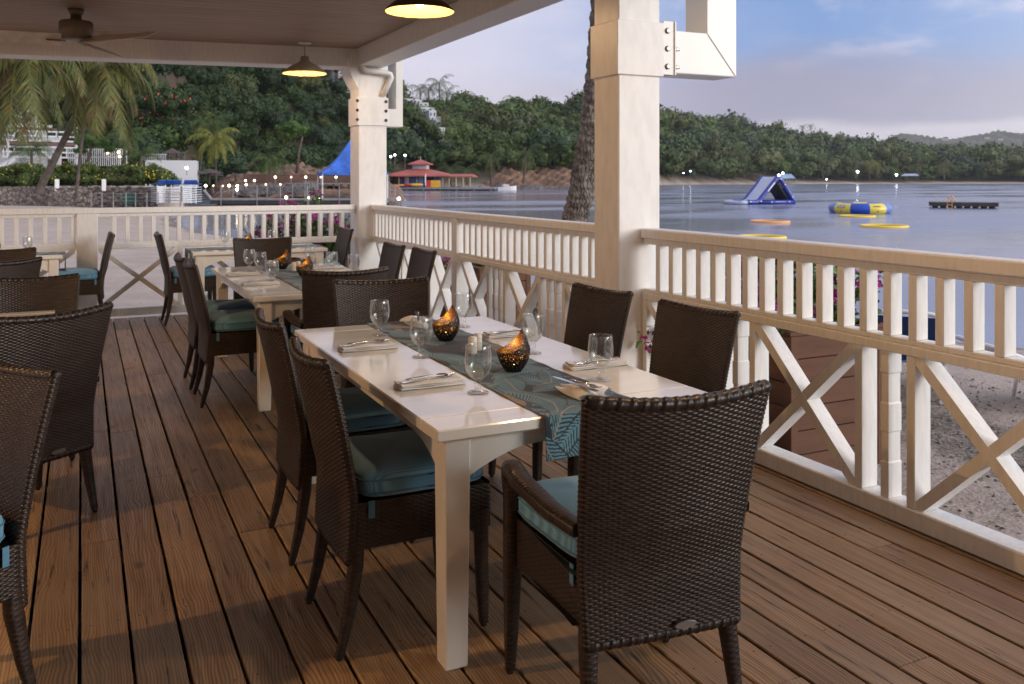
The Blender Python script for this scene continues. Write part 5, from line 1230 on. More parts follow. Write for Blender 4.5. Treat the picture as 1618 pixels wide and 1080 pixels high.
mb = MB(); mb.add(*bar((px(2), -.6, pz(268)), (px(24), -.6, pz(250)), .12, .5)); mb.add(*cbox((px(6), -.3, pz(262)), (3, .2, .3), .02)); mb.build('stair', M_white_far, V_)
# white fence and block building to the right of the villa
t = thing('picket_fence', (0, 0, 0), 0, 'white picket fence with lamps behind the flowering hedge', 'fence')
mb = MB()
for i in range(30):
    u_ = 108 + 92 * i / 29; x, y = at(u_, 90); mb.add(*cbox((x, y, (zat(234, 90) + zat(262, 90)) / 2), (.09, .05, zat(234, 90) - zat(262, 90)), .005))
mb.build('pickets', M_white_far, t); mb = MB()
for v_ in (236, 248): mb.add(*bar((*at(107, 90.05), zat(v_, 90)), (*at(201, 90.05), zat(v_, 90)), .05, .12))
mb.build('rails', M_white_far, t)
x, y, yw = frame(268, 92, rad(-4)); b = thing('white_shed', (x, y, 0), yw, 'plain white walled building with a parapet beside the thatched umbrellas', 'building'); dd = 92
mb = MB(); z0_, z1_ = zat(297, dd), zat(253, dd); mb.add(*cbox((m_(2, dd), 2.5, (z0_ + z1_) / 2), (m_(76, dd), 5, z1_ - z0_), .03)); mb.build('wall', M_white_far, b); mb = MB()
for i in range(14): mb.add(*cbox((m_(-40 + 2.6 * i, dd), .05, z1_ + .30), (.05, .05, .6), .005))
mb.add(*cbox((m_(-22, dd), .05, z1_ + .62), (m_(36, dd), .07, .07), .005)); mb.build('roof_railing', M_white_far, b)
# brown gazebo, thatched umbrellas
def umbrella(u_, v_top, v_eave, wpx, d_, lab, v_foot=292):
    x, y = at(u_, d_); z0_ = zat(v_foot, d_); t = thing('thatched_umbrella', (x, y, z0_), 0, lab, 'beach umbrella', 'thatched beach umbrellas'); h1 = zat(v_eave, d_) - z0_; h2 = zat(v_top, d_) - z0_; R_ = m_(wpx, d_) / 2
    mb = MB(); n = 26; r = np.random.default_rng(int(u_)); V = [(0, 0, h2)]; 
    for (f, hz) in ((.25, .78), (.55, .45), (.85, .14), (1.0, -.05)):
        for i in range(n): a_ = i * 2 * math.pi / n; q = f * (1 + (.05 * r.normal() if f == 1 else 0)); V.append((R_ * q * math.cos(a_), R_ * q * math.sin(a_), h1 + (h2 - h1) * hz))
    F = [[0, 1 + i, 1 + (i + 1) % n] for i in range(n)] + [[1 + k * n + i, 1 + (k + 1) * n + i, 1 + (k + 1) * n + (i + 1) % n, 1 + k * n + (i + 1) % n] for k in range(3) for i in range(n)]
    V.append((0, 0, h1 + (h2 - h1) * .35)); F += [[len(V) - 1, 1 + 3 * n + (i + 1) % n, 1 + 3 * n + i] for i in range(n)]
    mb.add(V, F); mb.build('thatch', M_thatch, t); mb = MB(); mb.add(*tube([(0, 0, 0), (0, 0, h1 + (h2 - h1) * .6)], .09, 8)); mb.build('pole', M_trunk, t)
umbrella(306, 266, 274, 40, 96, 'thatched beach umbrella in front of the white walled building'); umbrella(331, 266, 273, 42, 104, 'second thatched beach umbrella right of the white walled building'); umbrella(372, 274, 278, 18, 125, 'small far thatched umbrella under the slope', 290); umbrella(341, 270, 277, 24, 118, 'thatched umbrella half hidden behind the larger pair', 290)
x, y, yw = frame(272, 100); t = thing('gazebo', (x, y, 0), yw, 'dark brown roofed gazebo behind the small palms', 'gazebo'); dd = 100
mb = MB(); R_ = m_(19, dd); V = [(0, 3, zat(232, dd))] + [(R_ * math.cos(a_ * math.pi / 4 + .39), 3 + R_ * math.sin(a_ * math.pi / 4 + .39), zat(241.5, dd)) for a_ in range(8)]; mb.add(V, [[0, 1 + i, 1 + (i + 1) % 8] for i in range(8)] + [list(range(8, 0, -1))]); mb.build('roof', M_dark_roof, t)
for k in (-13, -6, 7, 13): mb = MB(); mb.add(*cbox((m_(k, dd), 3 + .1 * k, (zat(241, dd) + zat(256, dd)) / 2), (.16, .16, zat(240.6, dd) - zat(256, dd)), .01)); mb.build('post', M_dark_timber, t)
def dsh(u_, k=6):
    ph = math.degrees(math.atan((u_ - 809) / 1400)); return (float(shore_u(ph)[0]) + k) * math.cos(rad(ph))
# palms
palm('palm_tree', (*at(60, 56), gz(*at(60, 56)) + 1.2), [(m_(32, 56) * C, -m_(32, 56) * S, m_(64, 56)), (m_(62, 56) * C, -m_(62, 56) * S, m_(128, 56)), (m_(92, 56) * C, -m_(92, 56) * S, m_(205, 56))], .24, .15, 5.2, 26, M_palm, 'large palm with yellowing fronds hanging below the roof beam, trunk leaning right', 41, 'palms', dead=5, leaflets=46, up=60, dn=-62, lw=.045, droop=1.25)
palm('palm_tree', (*at(-60, 48), gz(*at(-60, 48))), [(m_(50, 48) * C, -m_(50, 48) * S, m_(110, 48)), (m_(85, 48) * C, -m_(85, 48) * S, m_(190, 48)), (m_(92, 48) * C, -m_(92, 48) * S, m_(255, 48))], .22, .15, 4.9, 24, M_palm, 'palm at the left edge with fronds drooping in front of the villa', 42, 'palms', dead=3, leaflets=44, up=55, dn=-68, lw=.045, droop=1.3)
palm('palm_tree', (*at(120, 68), gz(*at(120, 68)) + .5), [(m_(12, 68) * C, -m_(12, 68) * S, m_(110, 68)), (m_(40, 68) * C, -m_(40, 68) * S, m_(225, 68))], .13, .10, 5.2, 22, M_palm, 'palm behind the largest one, brown fronds hanging at its right side', 43, 'palms', dead=12, leaflets=40, up=50, dn=-65, lw=.045, droop=1.25)
def spalm(u_, v_base, v_top, d_, fl, lab, seed, mat=M_palm_green, lean=0, nf=18, up=60, dn=-40, dead=0, lf=26, r0=.16, droop=1.0, group='palms'):
    x, y = at(u_, d_); z0_ = zat(v_base, d_); h = zat(v_top, d_) - z0_; lx = m_(lean, d_)
    return palm('palm_tree', (x, y, z0_), [(lx * .4 * C, -lx * .4 * S, h * .5), (lx * C, -lx * S, h)], r0, r0 * .65, fl, nf, mat, lab, seed, group, dead=dead, leaflets=lf, up=up, dn=dn, droop=droop)
spalm(195, 262, 212, 86, 2.5, 'green palm with one brown hanging frond beside the clipped tree', 44, dead=2, lean=4)
spalm(223, 264, 246, 84, 2.1, 'small palm with orange stalks right of the picket fence', 45, M_palm_green, 0, 16, up=75, dn=10)
spalm(50, 268, 238, 82, 2.6, 'dark low palm standing in front of the villa balcony', 46, M_palm_green, 0, 16, up=75, dn=-10)
spalm(342, 300, 218, 116, 4.1, 'bright yellow green palm above the thatched umbrellas', 47, M_palm_gold, -3, 22, dead=0, lf=34)
spalm(312, 292, 196, 128, 4.2, 'large dark palm rising behind the yellow green one', 48, M_palm_green, 18, 20, lf=30)
spalm(425, 318, 252, 112, 3.6, 'grey green palm on the slope above the brown fence', 49, M_palm_green, 2, 16)
for k, (u_, vt, d_, fl, lab) in enumerate([(664, 140, 322, 6.2, 'leftmost of the skyline palms above the hillside villas'), (694, 130, 322, 7.2, 'tallest of the skyline palms above the hillside villas'), (706, 146, 324, 6.4, 'rightmost of the skyline palms above the hillside villas'), (677, 141, 325, 6.0, 'skyline palm between the leftmost and the tallest one')]):
    spalm(u_, vt + 60, vt, d_, fl, lab, 60 + k, M_palm_green, 0, 16, up=70, dn=-45, lf=16, r0=.3)
for k, (u_, vb, vt, d_, fl, lab) in enumerate([(712, 292, 266, 231, 5.2, 'left one of two drooping palms right behind the red roofed hut'), (738, 292, 268, 231, 5.0, 'right one of two drooping palms right behind the red roofed hut'), (776, 292, 246, 234, 6.0, 'tall dull palm on the headland above the white boat'), (700, 215, 178, 258, 5.0, 'brownish palm beside the white villas on the hill'), (827, 290, 240, 234, 6.2, 'palm in the trees left of the leaning trunk'),
        (1162, 283, 232, 560, 7.5, 'far shore palm group above the inflatable slide, left one'), (1176, 283, 240, 560, 7.0, 'far shore palm above the inflatable slide, right one'), (1300, 282, 246, 590, 7.0, 'far shore palm left of the flood lamp'), (1352, 282, 240, 600, 8.0, 'far shore palm right above the flood lamp'), (1374, 284, 257, 590, 6.5, 'yellowish low palm on the far beach'),
        (1448, 282, 246, 610, 6.5, 'far shore palm with leaning trunk beside the beach shelter'), (1492, 284, 260, 620, 7.0, 'lone far shore palm with a bare trunk near the right'), (1386, 284, 258, 600, 6.0, 'second yellowish low palm on the far beach'), (1268, 206, 199, 790, 5.5, 'left one of the two small palms on the far skyline'), (1281, 206, 198, 790, 5.5, 'right one of the two small palms on the far skyline')]):
    if d_ > 500 and vb > 270: d_ = dsh(u_, 9)
    spalm(u_, vb, vt, d_, fl, lab, 70 + k, M_palm_gold if 'yellowish' in lab else (M_palm if 'brownish' in lab or 'lone' in lab else M_palm_green), 6 if 'leaning' in lab else 0, 16, up=65, dn=-50, lf=14, r0=.3, dead=2)
# stacked loungers
def stack(u_, d_, n, lab, yaw):
    x, y, yw = frame(u_, d_, yaw); z0_ = zat(321, d_); h = m_(31, d_) 
    t = thing('stacked_loungers', (x, y, z0_), yw, lab, 'sun loungers', 'stacks of folded sun loungers')
    for k in range(n):
        z_ = .16 + k * (h - .25) / n; mb = MB(); mb.add(*cbox((0, 0, z_), (.68, 1.7, .05), .015)); mb.add(*cbox((0, -.86, z_ - .02), (.72, .05, .12), .01)); mb.build('lounger', M_white_plastic, t)
    for sg in (-1, 1): mb = MB(); mb.add(*bar((sg * .33, -.75, 0), (sg * .33, -.75, h - .1), .06, .07)); mb.build('leg', M_white_plastic, t)
    mb = MB(); V, F = cbox((0, .2, h - .02), (.7, 1.1, .06), .02); mb.add(V, F); V, F = cbox((.1, -.5, h + .12), (.6, .7, .05), .02, Matrix.Rotation(rad(-32), 3, 'X')); mb.add(V, F); mb.build('sling', M_blue_tarp, t)
stack(250, 73, 9, 'leftmost stack of white sun loungers by the stone wall', .3); stack(265, 73.5, 6, 'second stack of loungers with blue slings', .2); stack(279, 73, 6, 'third stack of loungers with blue slings', -.1); stack(293, 73.5, 8, 'tall blue and white stack of loungers', .15); stack(308, 74, 7, 'rightmost stack of loungers with a blue back leaning right', -.3)
x, y, yw = frame(205, 74); t = thing('green_bin', (x, y, zat(323, 74)), yw, 'square dark green bin in front of the stone wall', 'bin'); mb = MB(); mb.add(*cbox((0, 0, .45), (1.1, .7, .9), .03)); mb.build('body', M_green_bin, t); mb = MB(); mb.add(*cbox((0, 0, .94), (1.16, .76, .08), .03)); mb.build('lid', M_green_bin, t)
# rope fence on the sand
t = thing('post_fence', (0, 0, 0), 0, 'thin grey post and wire fence standing on the sand before the stone wall', 'fence')
us = [144, 161, 179, 199, 214, 232, 250, 267, 285]
for u_ in us: x, y = at(u_, 70); mb = MB(); mb.add(*tube([(x, y, zat(327, 70)), (x, y, zat(303.5, 70))], .05, 6)); mb.build('post', M_grey_timber, t)
for v_ in (305.5, 311, 317): mb = MB(); mb.add(*tube([(*at(u_, 70), zat(v_, 70)) for u_ in us], .018, 4)); mb.build('wire', M_grey_timber, t)
# pier
def deckbox(mb, u0, u1, d0, d1, v_top, dref, th_):
    zt_ = zat(v_top, dref); P = [at(u0, d0), at(u1, d0), at(u1, d1), at(u0, d1)]; V, F = prism(P, zt_ - th_, zt_); mb.add(V, F)
t = thing('pier', (0, 0, 0), 0, 'long low grey pier with thin posts in front of the rocks', 'pier'); dP = 86
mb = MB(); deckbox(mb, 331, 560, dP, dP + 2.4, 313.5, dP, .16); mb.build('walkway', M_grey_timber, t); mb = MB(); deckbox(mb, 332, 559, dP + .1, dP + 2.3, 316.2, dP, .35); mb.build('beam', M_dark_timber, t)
for k, u_ in enumerate([349, 368, 406, 422, 443, 462, 486, 500, 536]):
    x, y = at(u_, dP + .05 + (k % 2) * 2.3); mb = MB(); mb.add(*tube([(x, y, -2.0), (x, y, zat(293, dP))], .055, 6)); mb.build('post', M_grey_timber, t)
for v_ in (294, 303): mb = MB(); mb.add(*tube([(*at(335, dP + .05), zat(v_, dP)), (*at(510, dP + .05), zat(v_, dP))], .014, 4)); mb.build('rope', M_grey_timber, t)
x0_, y0_ = at(325, dP); mb = MB(); mb.add(*bar((*at(322, dP), zat(300, dP)), (*at(334, dP), zat(314, dP)), .5, .12)); mb.build('ramp', M_grey_timber, t)
t = thing('landing_stage', (0, 0, 0), 0, 'pier landing with a metal rail just right of the corner column', 'pier'); mb = MB(); deckbox(mb, 606, 634, 80, 84, 314, 80, .2); mb.build('walkway', M_grey_timber, t)
for u_ in (611, 616, 624, 631, 634): x, y = at(u_, 81); mb = MB(); mb.add(*tube([(x, y, -2), (x, y, zat(292 if u_ < 630 else 300, 81))], .05, 6)); mb.build('post', M_grey_timber, t)
t = thing('steel_gangway', (0, 0, 0), 0, 'grey cluster of gangway rails beside the blue tent', 'gangway')
for k, u_ in enumerate([482, 485, 489, 493, 497, 501, 503]):
    mb = MB(); x, y = at(u_, 84 + k * .7); mb.add(*tube([(x, y, zat(318, 84)), (x, y, zat(288, 84)), (*at(u_ - 3, 84 + k * .7), zat(286, 84))], .04, 6)); mb.build('rail', M_grey_timber, t)
# lamps along the shore
def lamp(u_, v_, d_, lab, r_px=2.4, v_foot=None, mat=M_bulb_pier, group='small glowing lamps along the left shore'):
    x, y = at(u_, d_); z_ = zat(v_, d_); zf_ = zat(v_foot if v_foot else v_ + 12, d_); t = thing('shore_lamp', (x, y, zf_), 0, lab, 'lamp', group); rr = m_(r_px, d_) * .78
    mb = MB(); mb.add(*tube([(0, 0, 0), (0, 0, z_ - zf_ - rr * .8)], min(.05, rr * .5), 6)); mb.build('post', M_grey_timber, t)
    mb = MB(); pr = [(rr * math.sin(a_) + 1e-4, z_ - zf_ - rr * math.cos(a_)) for a_ in np.linspace(0, math.pi, 9)]; mb.add(*lathe(pr, 14)); mb.build('bulb', mat, t, smooth=True)
for k, (u_, v_, d_, rp, lab) in enumerate([(325, 293, 90, 2.6, 'first lamp right of the stacked loungers'), (362, 293, 92, 2.7, 'bright lamp left of the double lamp on the sand'), (375, 293.5, 92, 2.6, 'upper lamp of the double lamp on the sand'), (374.5, 299, 90, 3.0, 'lower brighter lamp of the double lamp on the sand'),
        (388, 285, 100, 2.0, 'small lamp above the double lamp, left of a pair'), (402, 285, 100, 2.2, 'small lamp above the double lamp, right of a pair'), (389, 291.5, 98, 2.2, 'lamp low before the rocks beside the double lamp'), (435, 279.5, 104, 2.3, 'leftmost lamp on the brown fence'), (460, 279.5, 104, 1.8, 'second lamp on the brown fence'), (483, 279.5, 104, 2.3, 'third lamp on the brown fence'),
        (507, 279.5, 104, 1.8, 'fourth lamp on the brown fence, left of the tent pole'), (531, 279.5, 104, 2.1, 'fifth lamp on the brown fence, seen under the tent roof'), (443, 291, 97, 1.8, 'lamp by the rocks right of the pier post'), (420, 291, 97, 1.8, 'lamp by the rocks left of the pier post'),
        (452, 311.5, 85.5, 3.1, 'large round lamp on the pier edge'), (488, 312, 85.5, 2.4, 'lamp on the pier before the gangway'), (504, 313.5, 85.5, 2.3, 'lamp on the pier beside the tent leg'), (630, 313.5, 80, 3.2, 'large round lamp on the landing right of the corner column'),
        (170, 241, 89.5, 2.3, 'left lamp at the picket fence'), (187, 240, 89.5, 2.6, 'upper right lamp at the picket fence'), (189, 247, 89.3, 2.3, 'lower right lamp at the picket fence'), (295, 265, 91, 3.2, 'lamp on the white walled building'), (337, 293, 96, 1.7, 'weak lamp right of the loungers, first of two'), (352, 293.5, 96, 1.7, 'weak lamp right of the loungers, second of two')]):
    lamp(u_, v_, d_, lab, rp, mat=M_bulb_warm if rp < 2 else M_bulb_pier)
# rocks behind the pier
r = np.random.default_rng(12); 
def rockmesh(seed):
    r = np.random.default_rng(seed); a_, b_ = 12, 8; th_, ph_ = np.meshgrid(np.arange(a_) * 2 * np.pi / a_, np.linspace(.05, np.pi - .05, b_)); d = np.stack([np.sin(ph_) * np.cos(th_), np.sin(ph_) * np.sin(th_), np.cos(ph_)], -1); q = 1 + .28 * np.sin(d[..., 0:1] * 3 + seed) * np.cos(d[..., 1:2] * 4 + seed * 2) + .15 * np.sin(d[..., 2:3] * 7 + seed) + .06 * r.normal(size=d.shape[:2] + (1,)); return (d * q).reshape(-1, 3) * [1, 1, .7], grid_faces(b_, a_, True)
RK = []
for k in range(5): mb = MB(); mb.add(*rockmesh(k + 3)); RK.append(mb.mesh('boulder', M_rock, False))
for i in range(64):
    u_ = 378 + 112 * r.random(); d_ = 94 + r.uniform(0, 7); x, y = at(u_, d_); rr = r.uniform(.45, .95); o = bpy.data.objects.new('boulder', RK[i % 5]); COL.objects.link(o); o.location = (x, y, zat(309 - 9 * (d_ - 94) / 7 - r.uniform(0, 3), d_)); o.scale = (rr, rr, rr); o.rotation_euler = (r.uniform(-.3, .3), r.uniform(-.3, .3), r.uniform(0, 6)); tag(o, 'dark grey boulder in the rock bank behind the pier', 'rock', 'boulders behind the pier')
# rubble ground bank under them
def bank(name, u0, u1, d0, d1, v0, v1, mat, lab, cat, rough=.5, seed=1, kind=None):
    nx, ny = 90, 22; V = []; r_ = np.random.default_rng(seed)
    for j in range(ny):
        t_ = j / (ny - 1); d_ = d0 + (d1 - d0) * t_
        for i in range(nx):
            s_ = i / (nx - 1); u_ = u0 + (u1 - u0) * s_; x, y = at(u_, d_); z_ = zat(v0, d0) * (1 - t_) + zat(v1, d1) * t_; e_ = math.sin(math.pi * s_) ** .4
            V.append((x, y, z_ * e_ + (1 - e_) * (-1.8) + rough * (.5 * math.sin(i * .55 + j * .8) + .4 * math.sin(i * 1.3 - j * 1.1) + .3 * r_.normal()) * e_ * (t_ > 0) * .5 + .35 * rough * math.sin(i * .21)))
    mb = MB(); mb.add(V, grid_faces(ny, nx)); o = mb.build(name, mat, smooth=True); o['kind'] = 'structure'; return o
bank('rocky_bank', 330, 640, 92, 106, 311, 289, M_cliff, '', '', .25, 2)
bank('earth_bank', 330, 640, 108, 150, 291, 262, M_cliff, '', '', 1.0, 3)
bank('cliff_foot', 690, 960, 231, 256, 300, 262, M_cliff, '', '', 1.4, 4)
bank('dark_shoreline', 760, 950, 222, 236, 301.5, 293, M_rock, '', '', .8, 5)
t = thing('brown_fence', (0, 0, 0), 0, 'long low brown fence on the bank behind the pier with lamps along it', 'fence'); mb = MB(); P0, P1 = at(385, 105), at(560, 105)
nb_ = 70
for i in range(nb_):
    u_ = 385 + 175 * i / nb_; x, y = at(u_, 105); mb.add(*cbox((x, y, (zat(276, 105) + zat(289, 105)) / 2), (.16, .05, zat(276, 105) - zat(289, 105)), .005))
mb.build('boards', M_fence_brown, t); mb = MB(); mb.add(*bar((*P0, zat(276, 105)), (*P1, zat(276, 105)), .08, .1)); mb.build('cap_rail', M_fence_brown, t)
t = thing('timber_jetty', (0, 0, 0), 0, 'pale broken jetty edge below the brown fence', 'jetty'); mb = MB(); deckbox(mb, 452, 556, 101, 104, 289, 101, .12); mb.build('planks', M_grey_timber, t)
for u_ in range(455, 556, 12): x, y = at(u_, 101.2); mb = MB(); mb.add(*cbox((x, y, zat(296, 101)), (.2, .2, 1.0), .02)); mb.build('pile', M_dark_timber, t)
# blue tent
td = 92; x, y, yw = frame(556, td, rad(6)); z0_ = zat(318, td); t = thing('blue_tent', (x, y, z0_), yw, 'peaked bright blue party tent partly hidden by the corner column', 'tent'); hw_ = 3.3; ze, zp = zat(271, td) - z0_, zat(216, td) - z0_; n = 26
mb = MB(); V = []
g_ = np.linspace(-1, 1, n)
for j in range(n):
    for i in range(n):
        a_, b_ = g_[i], g_[j]; m = max(abs(a_), abs(b_)); zz_ = ze + (zp - ze) * ((1 - m) ** 1.55) + .12 * math.cos(3.1 * a_) * m * (1 - m); V.append((a_ * hw_, b_ * hw_, zz_ - .10 * (1 - (min(abs(a_), abs(b_)) / (m + 1e-6)) ** 2) * (m > .9)))
mb.add(V, grid_faces(n, n))
for (ax_, ay_, bx_, by_) in ((-1, -1, 1, -1), (1, -1, 1, 1), (1, 1, -1, 1), (-1, 1, -1, -1)):
    k = 13; V = []
    for i in range(k): f = i / (k - 1); X_ = hw_ * (ax_ + (bx_ - ax_) * f); Y_ = hw_ * (ay_ + (by_ - ay_) * f); sag = -.10 * math.sin(math.pi * f); V += [(X_, Y_, ze + sag * 1.0), (X_ * 1.005, Y_ * 1.005, ze + sag - .30)]
    mb.add(V, [[2 * i, 2 * i + 1, 2 * i + 3, 2 * i + 2] for i in range(k - 1)])
mb.build('canopy', M_blue_tarp, t)
for sx in (-1, 1):
    for sy in (-1, 1): mb = MB(); mb.add(*tube([(sx * hw_ * .98, sy * hw_ * .98, 0), (sx * hw_ * .98, sy * hw_ * .98, ze - .02)], .06, 8)); mb.build('leg', M_white_plastic, t)
# white villas up the hillside
def dhill(u_, v_, lift):
    """distance at which a thing seen at this height stands on the slope, its middle lift metres above the ground"""
    ds = np.linspace(120, 420, 301); X_ = np.array([at(u_, q) for q in ds]); zg = terrain(X_[:, 0], X_[:, 1])[0]; k = np.nonzero(zg + lift >= zat(v_, ds))[0]
    ph = math.degrees(math.atan((u_ - 809) / 1400)); return float(ds[k[0]]) if len(k) else float(shore_u(ph)[1]) * math.cos(rad(ph)) - 4
def villas(u0, v0, steps, lab, roofs=False):
    d0 = dhill(u0, v0, 5); x, y, yw = frame(u0, d0, .2); t = thing('hillside_villas', (x, y, 0), yw, lab, 'houses'); inv = (Matrix.Translation((x, y, 0)) @ Matrix.Rotation(yw, 4, 'Z')).inverted(); r = random.Random(5)
    for (du, dv, w_, h_) in steps:
        u_, v_ = u0 + du, v0 + dv; d_ = dhill(u_, v_, 9.5); c = inv @ Vector((*at(u_, d_), 0)); Z_ = zat(v_, d_); W, Hh = m_(w_, d_), m_(h_, d_)
        mb = MB(); mb.add(*cbox((c.x, c.y, Z_), (W, 7, Hh), .1)); bl = mb.build('block', M_white_far, t)
        mb = MB(); mb.add(*cbox((c.x, c.y + .2, Z_ - Hh / 2 - 4.5), (W * .94, 6.2, 9.0), .1)); mb.build('basement', M_white_far, bl)
        for q in (-.25, .22): mb = MB(); mb.add(*cbox((c.x + W * q, c.y - 3.52, Z_ - Hh * .05), (W * .16, .12, Hh * .4), .01)); mb.build('window', M_window, bl)
        if roofs: mb = MB(); mb.add(*cbox((c.x, c.y, Z_ + Hh / 2 + .3), (W + 1.2, 8, .5), .1)); mb.build('roof', M_red_roof, bl)
villas(668, 180, [(-24, -21, 30, 5), (-12, -17, 14, 9), (-2, -14, 16, 6), (4, -6, 22, 7), (12, 1, 12, 12), (16, 8, 18, 6), (21, 15, 9, 10), (17, 12, 8, 8), (26, 25, 10, 6)], 'white stepped villas cascading down the wooded hill')
villas(535, 118, [(-6, -10, 16, 9), (2, 0, 14, 8), (10, 12, 10, 8)], 'white villas with red roofs high on the slope left of the corner column', True)
r = np.random.default_rng(21); clp = []
for q in range(15):
    f_ = q / 14; u_ = 636 + 66 * f_ + r.uniform(-4, 4); v_ = 172 + 52 * f_ + r.uniform(-3, 6); clp.append((*at(u_, 250), zat(v_, 250), r.uniform(1.6, 3.0)))
leafy(None, 'hillside_scrub', 'line of green bushes growing below the white stepped villas', 'bushes', M_forest, clp, 700, .08, 9)
# ================================================================== HUT ON THE WATER
hd = 220; x, y, yw = frame(680, hd, rad(-11)); H_ = thing('jetty_hut', (x, y, 0), yw, 'red roofed blue and white hut with a small cupola on the jetty', 'hut'); 
def hx(u_): return m_(u_ - 680, hd)
def hz(v_): return zat(v_, hd)
def hiproof(x0, x1, y0, y1, z0_, xr0, xr1, yr0, yr1, z1_): return [(x0, y0, z0_), (x1, y0, z0_), (x1, y1, z0_), (x0, y1, z0_), (xr0, yr0, z1_), (xr1, yr0, z1_), (xr1, yr1, z1_), (xr0, yr1, z1_), (x0, y0, z0_ - .25), (x1, y0, z0_ - .25), (x1, y1, z0_ - .25), (x0, y1, z0_ - .25)], [[0, 1, 5, 4], [1, 2, 6, 5], [2, 3, 7, 6], [3, 0, 4, 7], [4, 5, 6, 7], [8, 9, 1, 0], [9, 10, 2, 1], [10, 11, 3, 2], [11, 8, 0, 3], [11, 10, 9, 8]]
mb = MB(); mb.add(*hiproof(hx(613), hx(718), -7, 7, hz(277), hx(651), hx(676), -1.6, 1.6, hz(266.5))); mb.add(*hiproof(hx(700), hx(751), -4, 5, hz(278.2), hx(702), hx(748), 0, .4, hz(274.5))); rf_ = mb.build('roof', M_red_roof, H_)
mb = MB(); mb.add(*cbox((hx(664.5), 0, (hz(258.5) + hz(268)) / 2), (hx(676) - hx(653), 3.4, hz(258.5) - hz(268)), .05)); cup = mb.build('cupola', M_white_far, rf_); mb = MB(); mb.add(*cbox((hx(658.5), -1.75, hz(263)), (1.4, .1, 1.1), .01)); mb.build('louvre', M_hut_pale, cup)
mb = MB(); mb.add(*hiproof(hx(648), hx(681), -3, 3, hz(258.5), hx(664.2), hx(664.8), -.05, .05, hz(251.5))); mb.build('cupola_roof', M_red_roof, H_)
mb = MB(); mb.add(*tube([(hx(664.5), 0, hz(252)), (hx(664.5), 0, hz(247))], .08, 6)); mb.build('finial', M_white_far, H_)
mb = MB(); mb.add(*cbox((hx(655), 1, (hz(278.2) + hz(295.5)) / 2), (hx(692) - hx(620), 9, hz(278.6) - hz(295.5)), .05)); mb.build('wall', M_hut_blue, H_)
for (u0, u1, v0, v1, mt, nm) in [(620.5, 625, 279, 293, M_hut_pale, 'panel'), (626, 643, 279, 288, M_vinyl_blue, 'mural'), (629, 640, 281, 286, M_kayak_r, 'mural'), (644, 650.5, 279, 292, M_white_far, 'panel'), (651.5, 663, 279.5, 289, M_hut_blue, 'shutter'), (666, 673, 279, 295, M_hut_pale, 'door'), (675, 691, 279.5, 284, M_window, 'window')]:
    mb = MB(); mb.add(*cbox(((hx(u0) + hx(u1)) / 2, -3.62 - (.06 if mt is M_kayak_r else 0), (hz(v0) + hz(v1)) / 2), (hx(u1) - hx(u0), .1, hz(v0) - hz(v1)), .01)); mb.build(nm, mt, H_)
for u_ in (622, 637, 651, 665, 704, 714, 725, 736, 747): mb = MB(); mb.add(*cbox((hx(u_), -5.2 if u_ < 700 else -3.6, (hz(277) + hz(295.5)) / 2), (.22, .22, hz(278.5) - hz(295.5)), .02)); mb.build('post', M_house_beige, H_)
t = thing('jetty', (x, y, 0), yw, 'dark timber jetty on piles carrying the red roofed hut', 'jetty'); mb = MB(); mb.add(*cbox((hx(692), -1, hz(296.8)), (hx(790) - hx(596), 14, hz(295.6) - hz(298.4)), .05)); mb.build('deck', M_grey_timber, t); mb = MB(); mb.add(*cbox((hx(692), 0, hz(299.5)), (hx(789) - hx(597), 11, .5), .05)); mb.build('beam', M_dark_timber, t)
for u_ in range(600, 790, 13): mb = MB(); mb.add(*tube([(hx(u_), -7.3, -2), (hx(u_), -7.3, hz(297))], .22, 8)); mb.build('pile', M_dark_timber if u_ % 2 else M_grey_timber, t)
def kayak(u_, v_, L_, mat, lab, upright=False, w=.8, k=0):
    t0 = bpy.data.objects.new('kayak', None) if False else None; mb = MB(); n = 12; P = []
    a_ = np.linspace(-1, 1, 18); path = [(q * L_ / 2, 0, .12 * q * q) for q in a_]; rr = np.maximum(.04, w / 2 * np.sqrt(np.clip(1 - np.abs(a_) ** 2.2, 0, 1))); V, F = tube(path, rr, n, flat=.55); mb.add(V, F)
    o = mb.build('kayak', mat, smooth=True); X_, Y_ = at(u_, hd - 7.5 + k); o.location = (X_, Y_, zat(v_, hd)); o.rotation_euler = (0, rad(90) if upright else 0, -TH); tag(o, lab, 'kayak', 'kayaks and boards on the jetty'); return o
kayak(616, 292, 3.4, M_kayak_o, 'leftmost orange kayak on the jetty'); kayak(628, 292.5, 3.6, M_kayak_o, 'second orange kayak on the jetty'); kayak(637, 292, 2.6, M_kayak_y, 'yellow orange kayak left of the red one'); kayak(646, 291.5, 2.4, M_kayak_r, 'red kayak standing before the white panel of the hut', w=1.4); kayak(657, 291.5, 3.6, M_kayak_y, 'long yellow kayak below the blue shutter', w=1.4)
def crate(u0, u1, v0, v1, mat, lab):
    X_, Y_ = at((u0 + u1) / 2, hd - 7); w_, h_ = m_(u1 - u0, hd), m_(v1 - v0, hd); t = thing('pedal_boat', (X_, Y_, zat(v1, hd)), -TH, lab, 'pedal boat'); mb = MB()
    P = [(-w_ / 2, 0), (w_ / 2, 0), (w_ / 2, h_ * .85), (w_ * .42, h_), (-w_ * .40, h_), (-w_ / 2, h_ * .9)]; V, F = prism(P, -.3, .3); V = V[:, [0, 2, 1]]; mb.add(V, [f[::-1] for f in F]); mb.build('hull', mat, t); mb = MB()
    for q in (.25, .5, .75): mb.add(*cbox((0, -.33, h_ * q), (w_ * .92, .05, .05), .01))
    mb.build('ribs', mat, t)
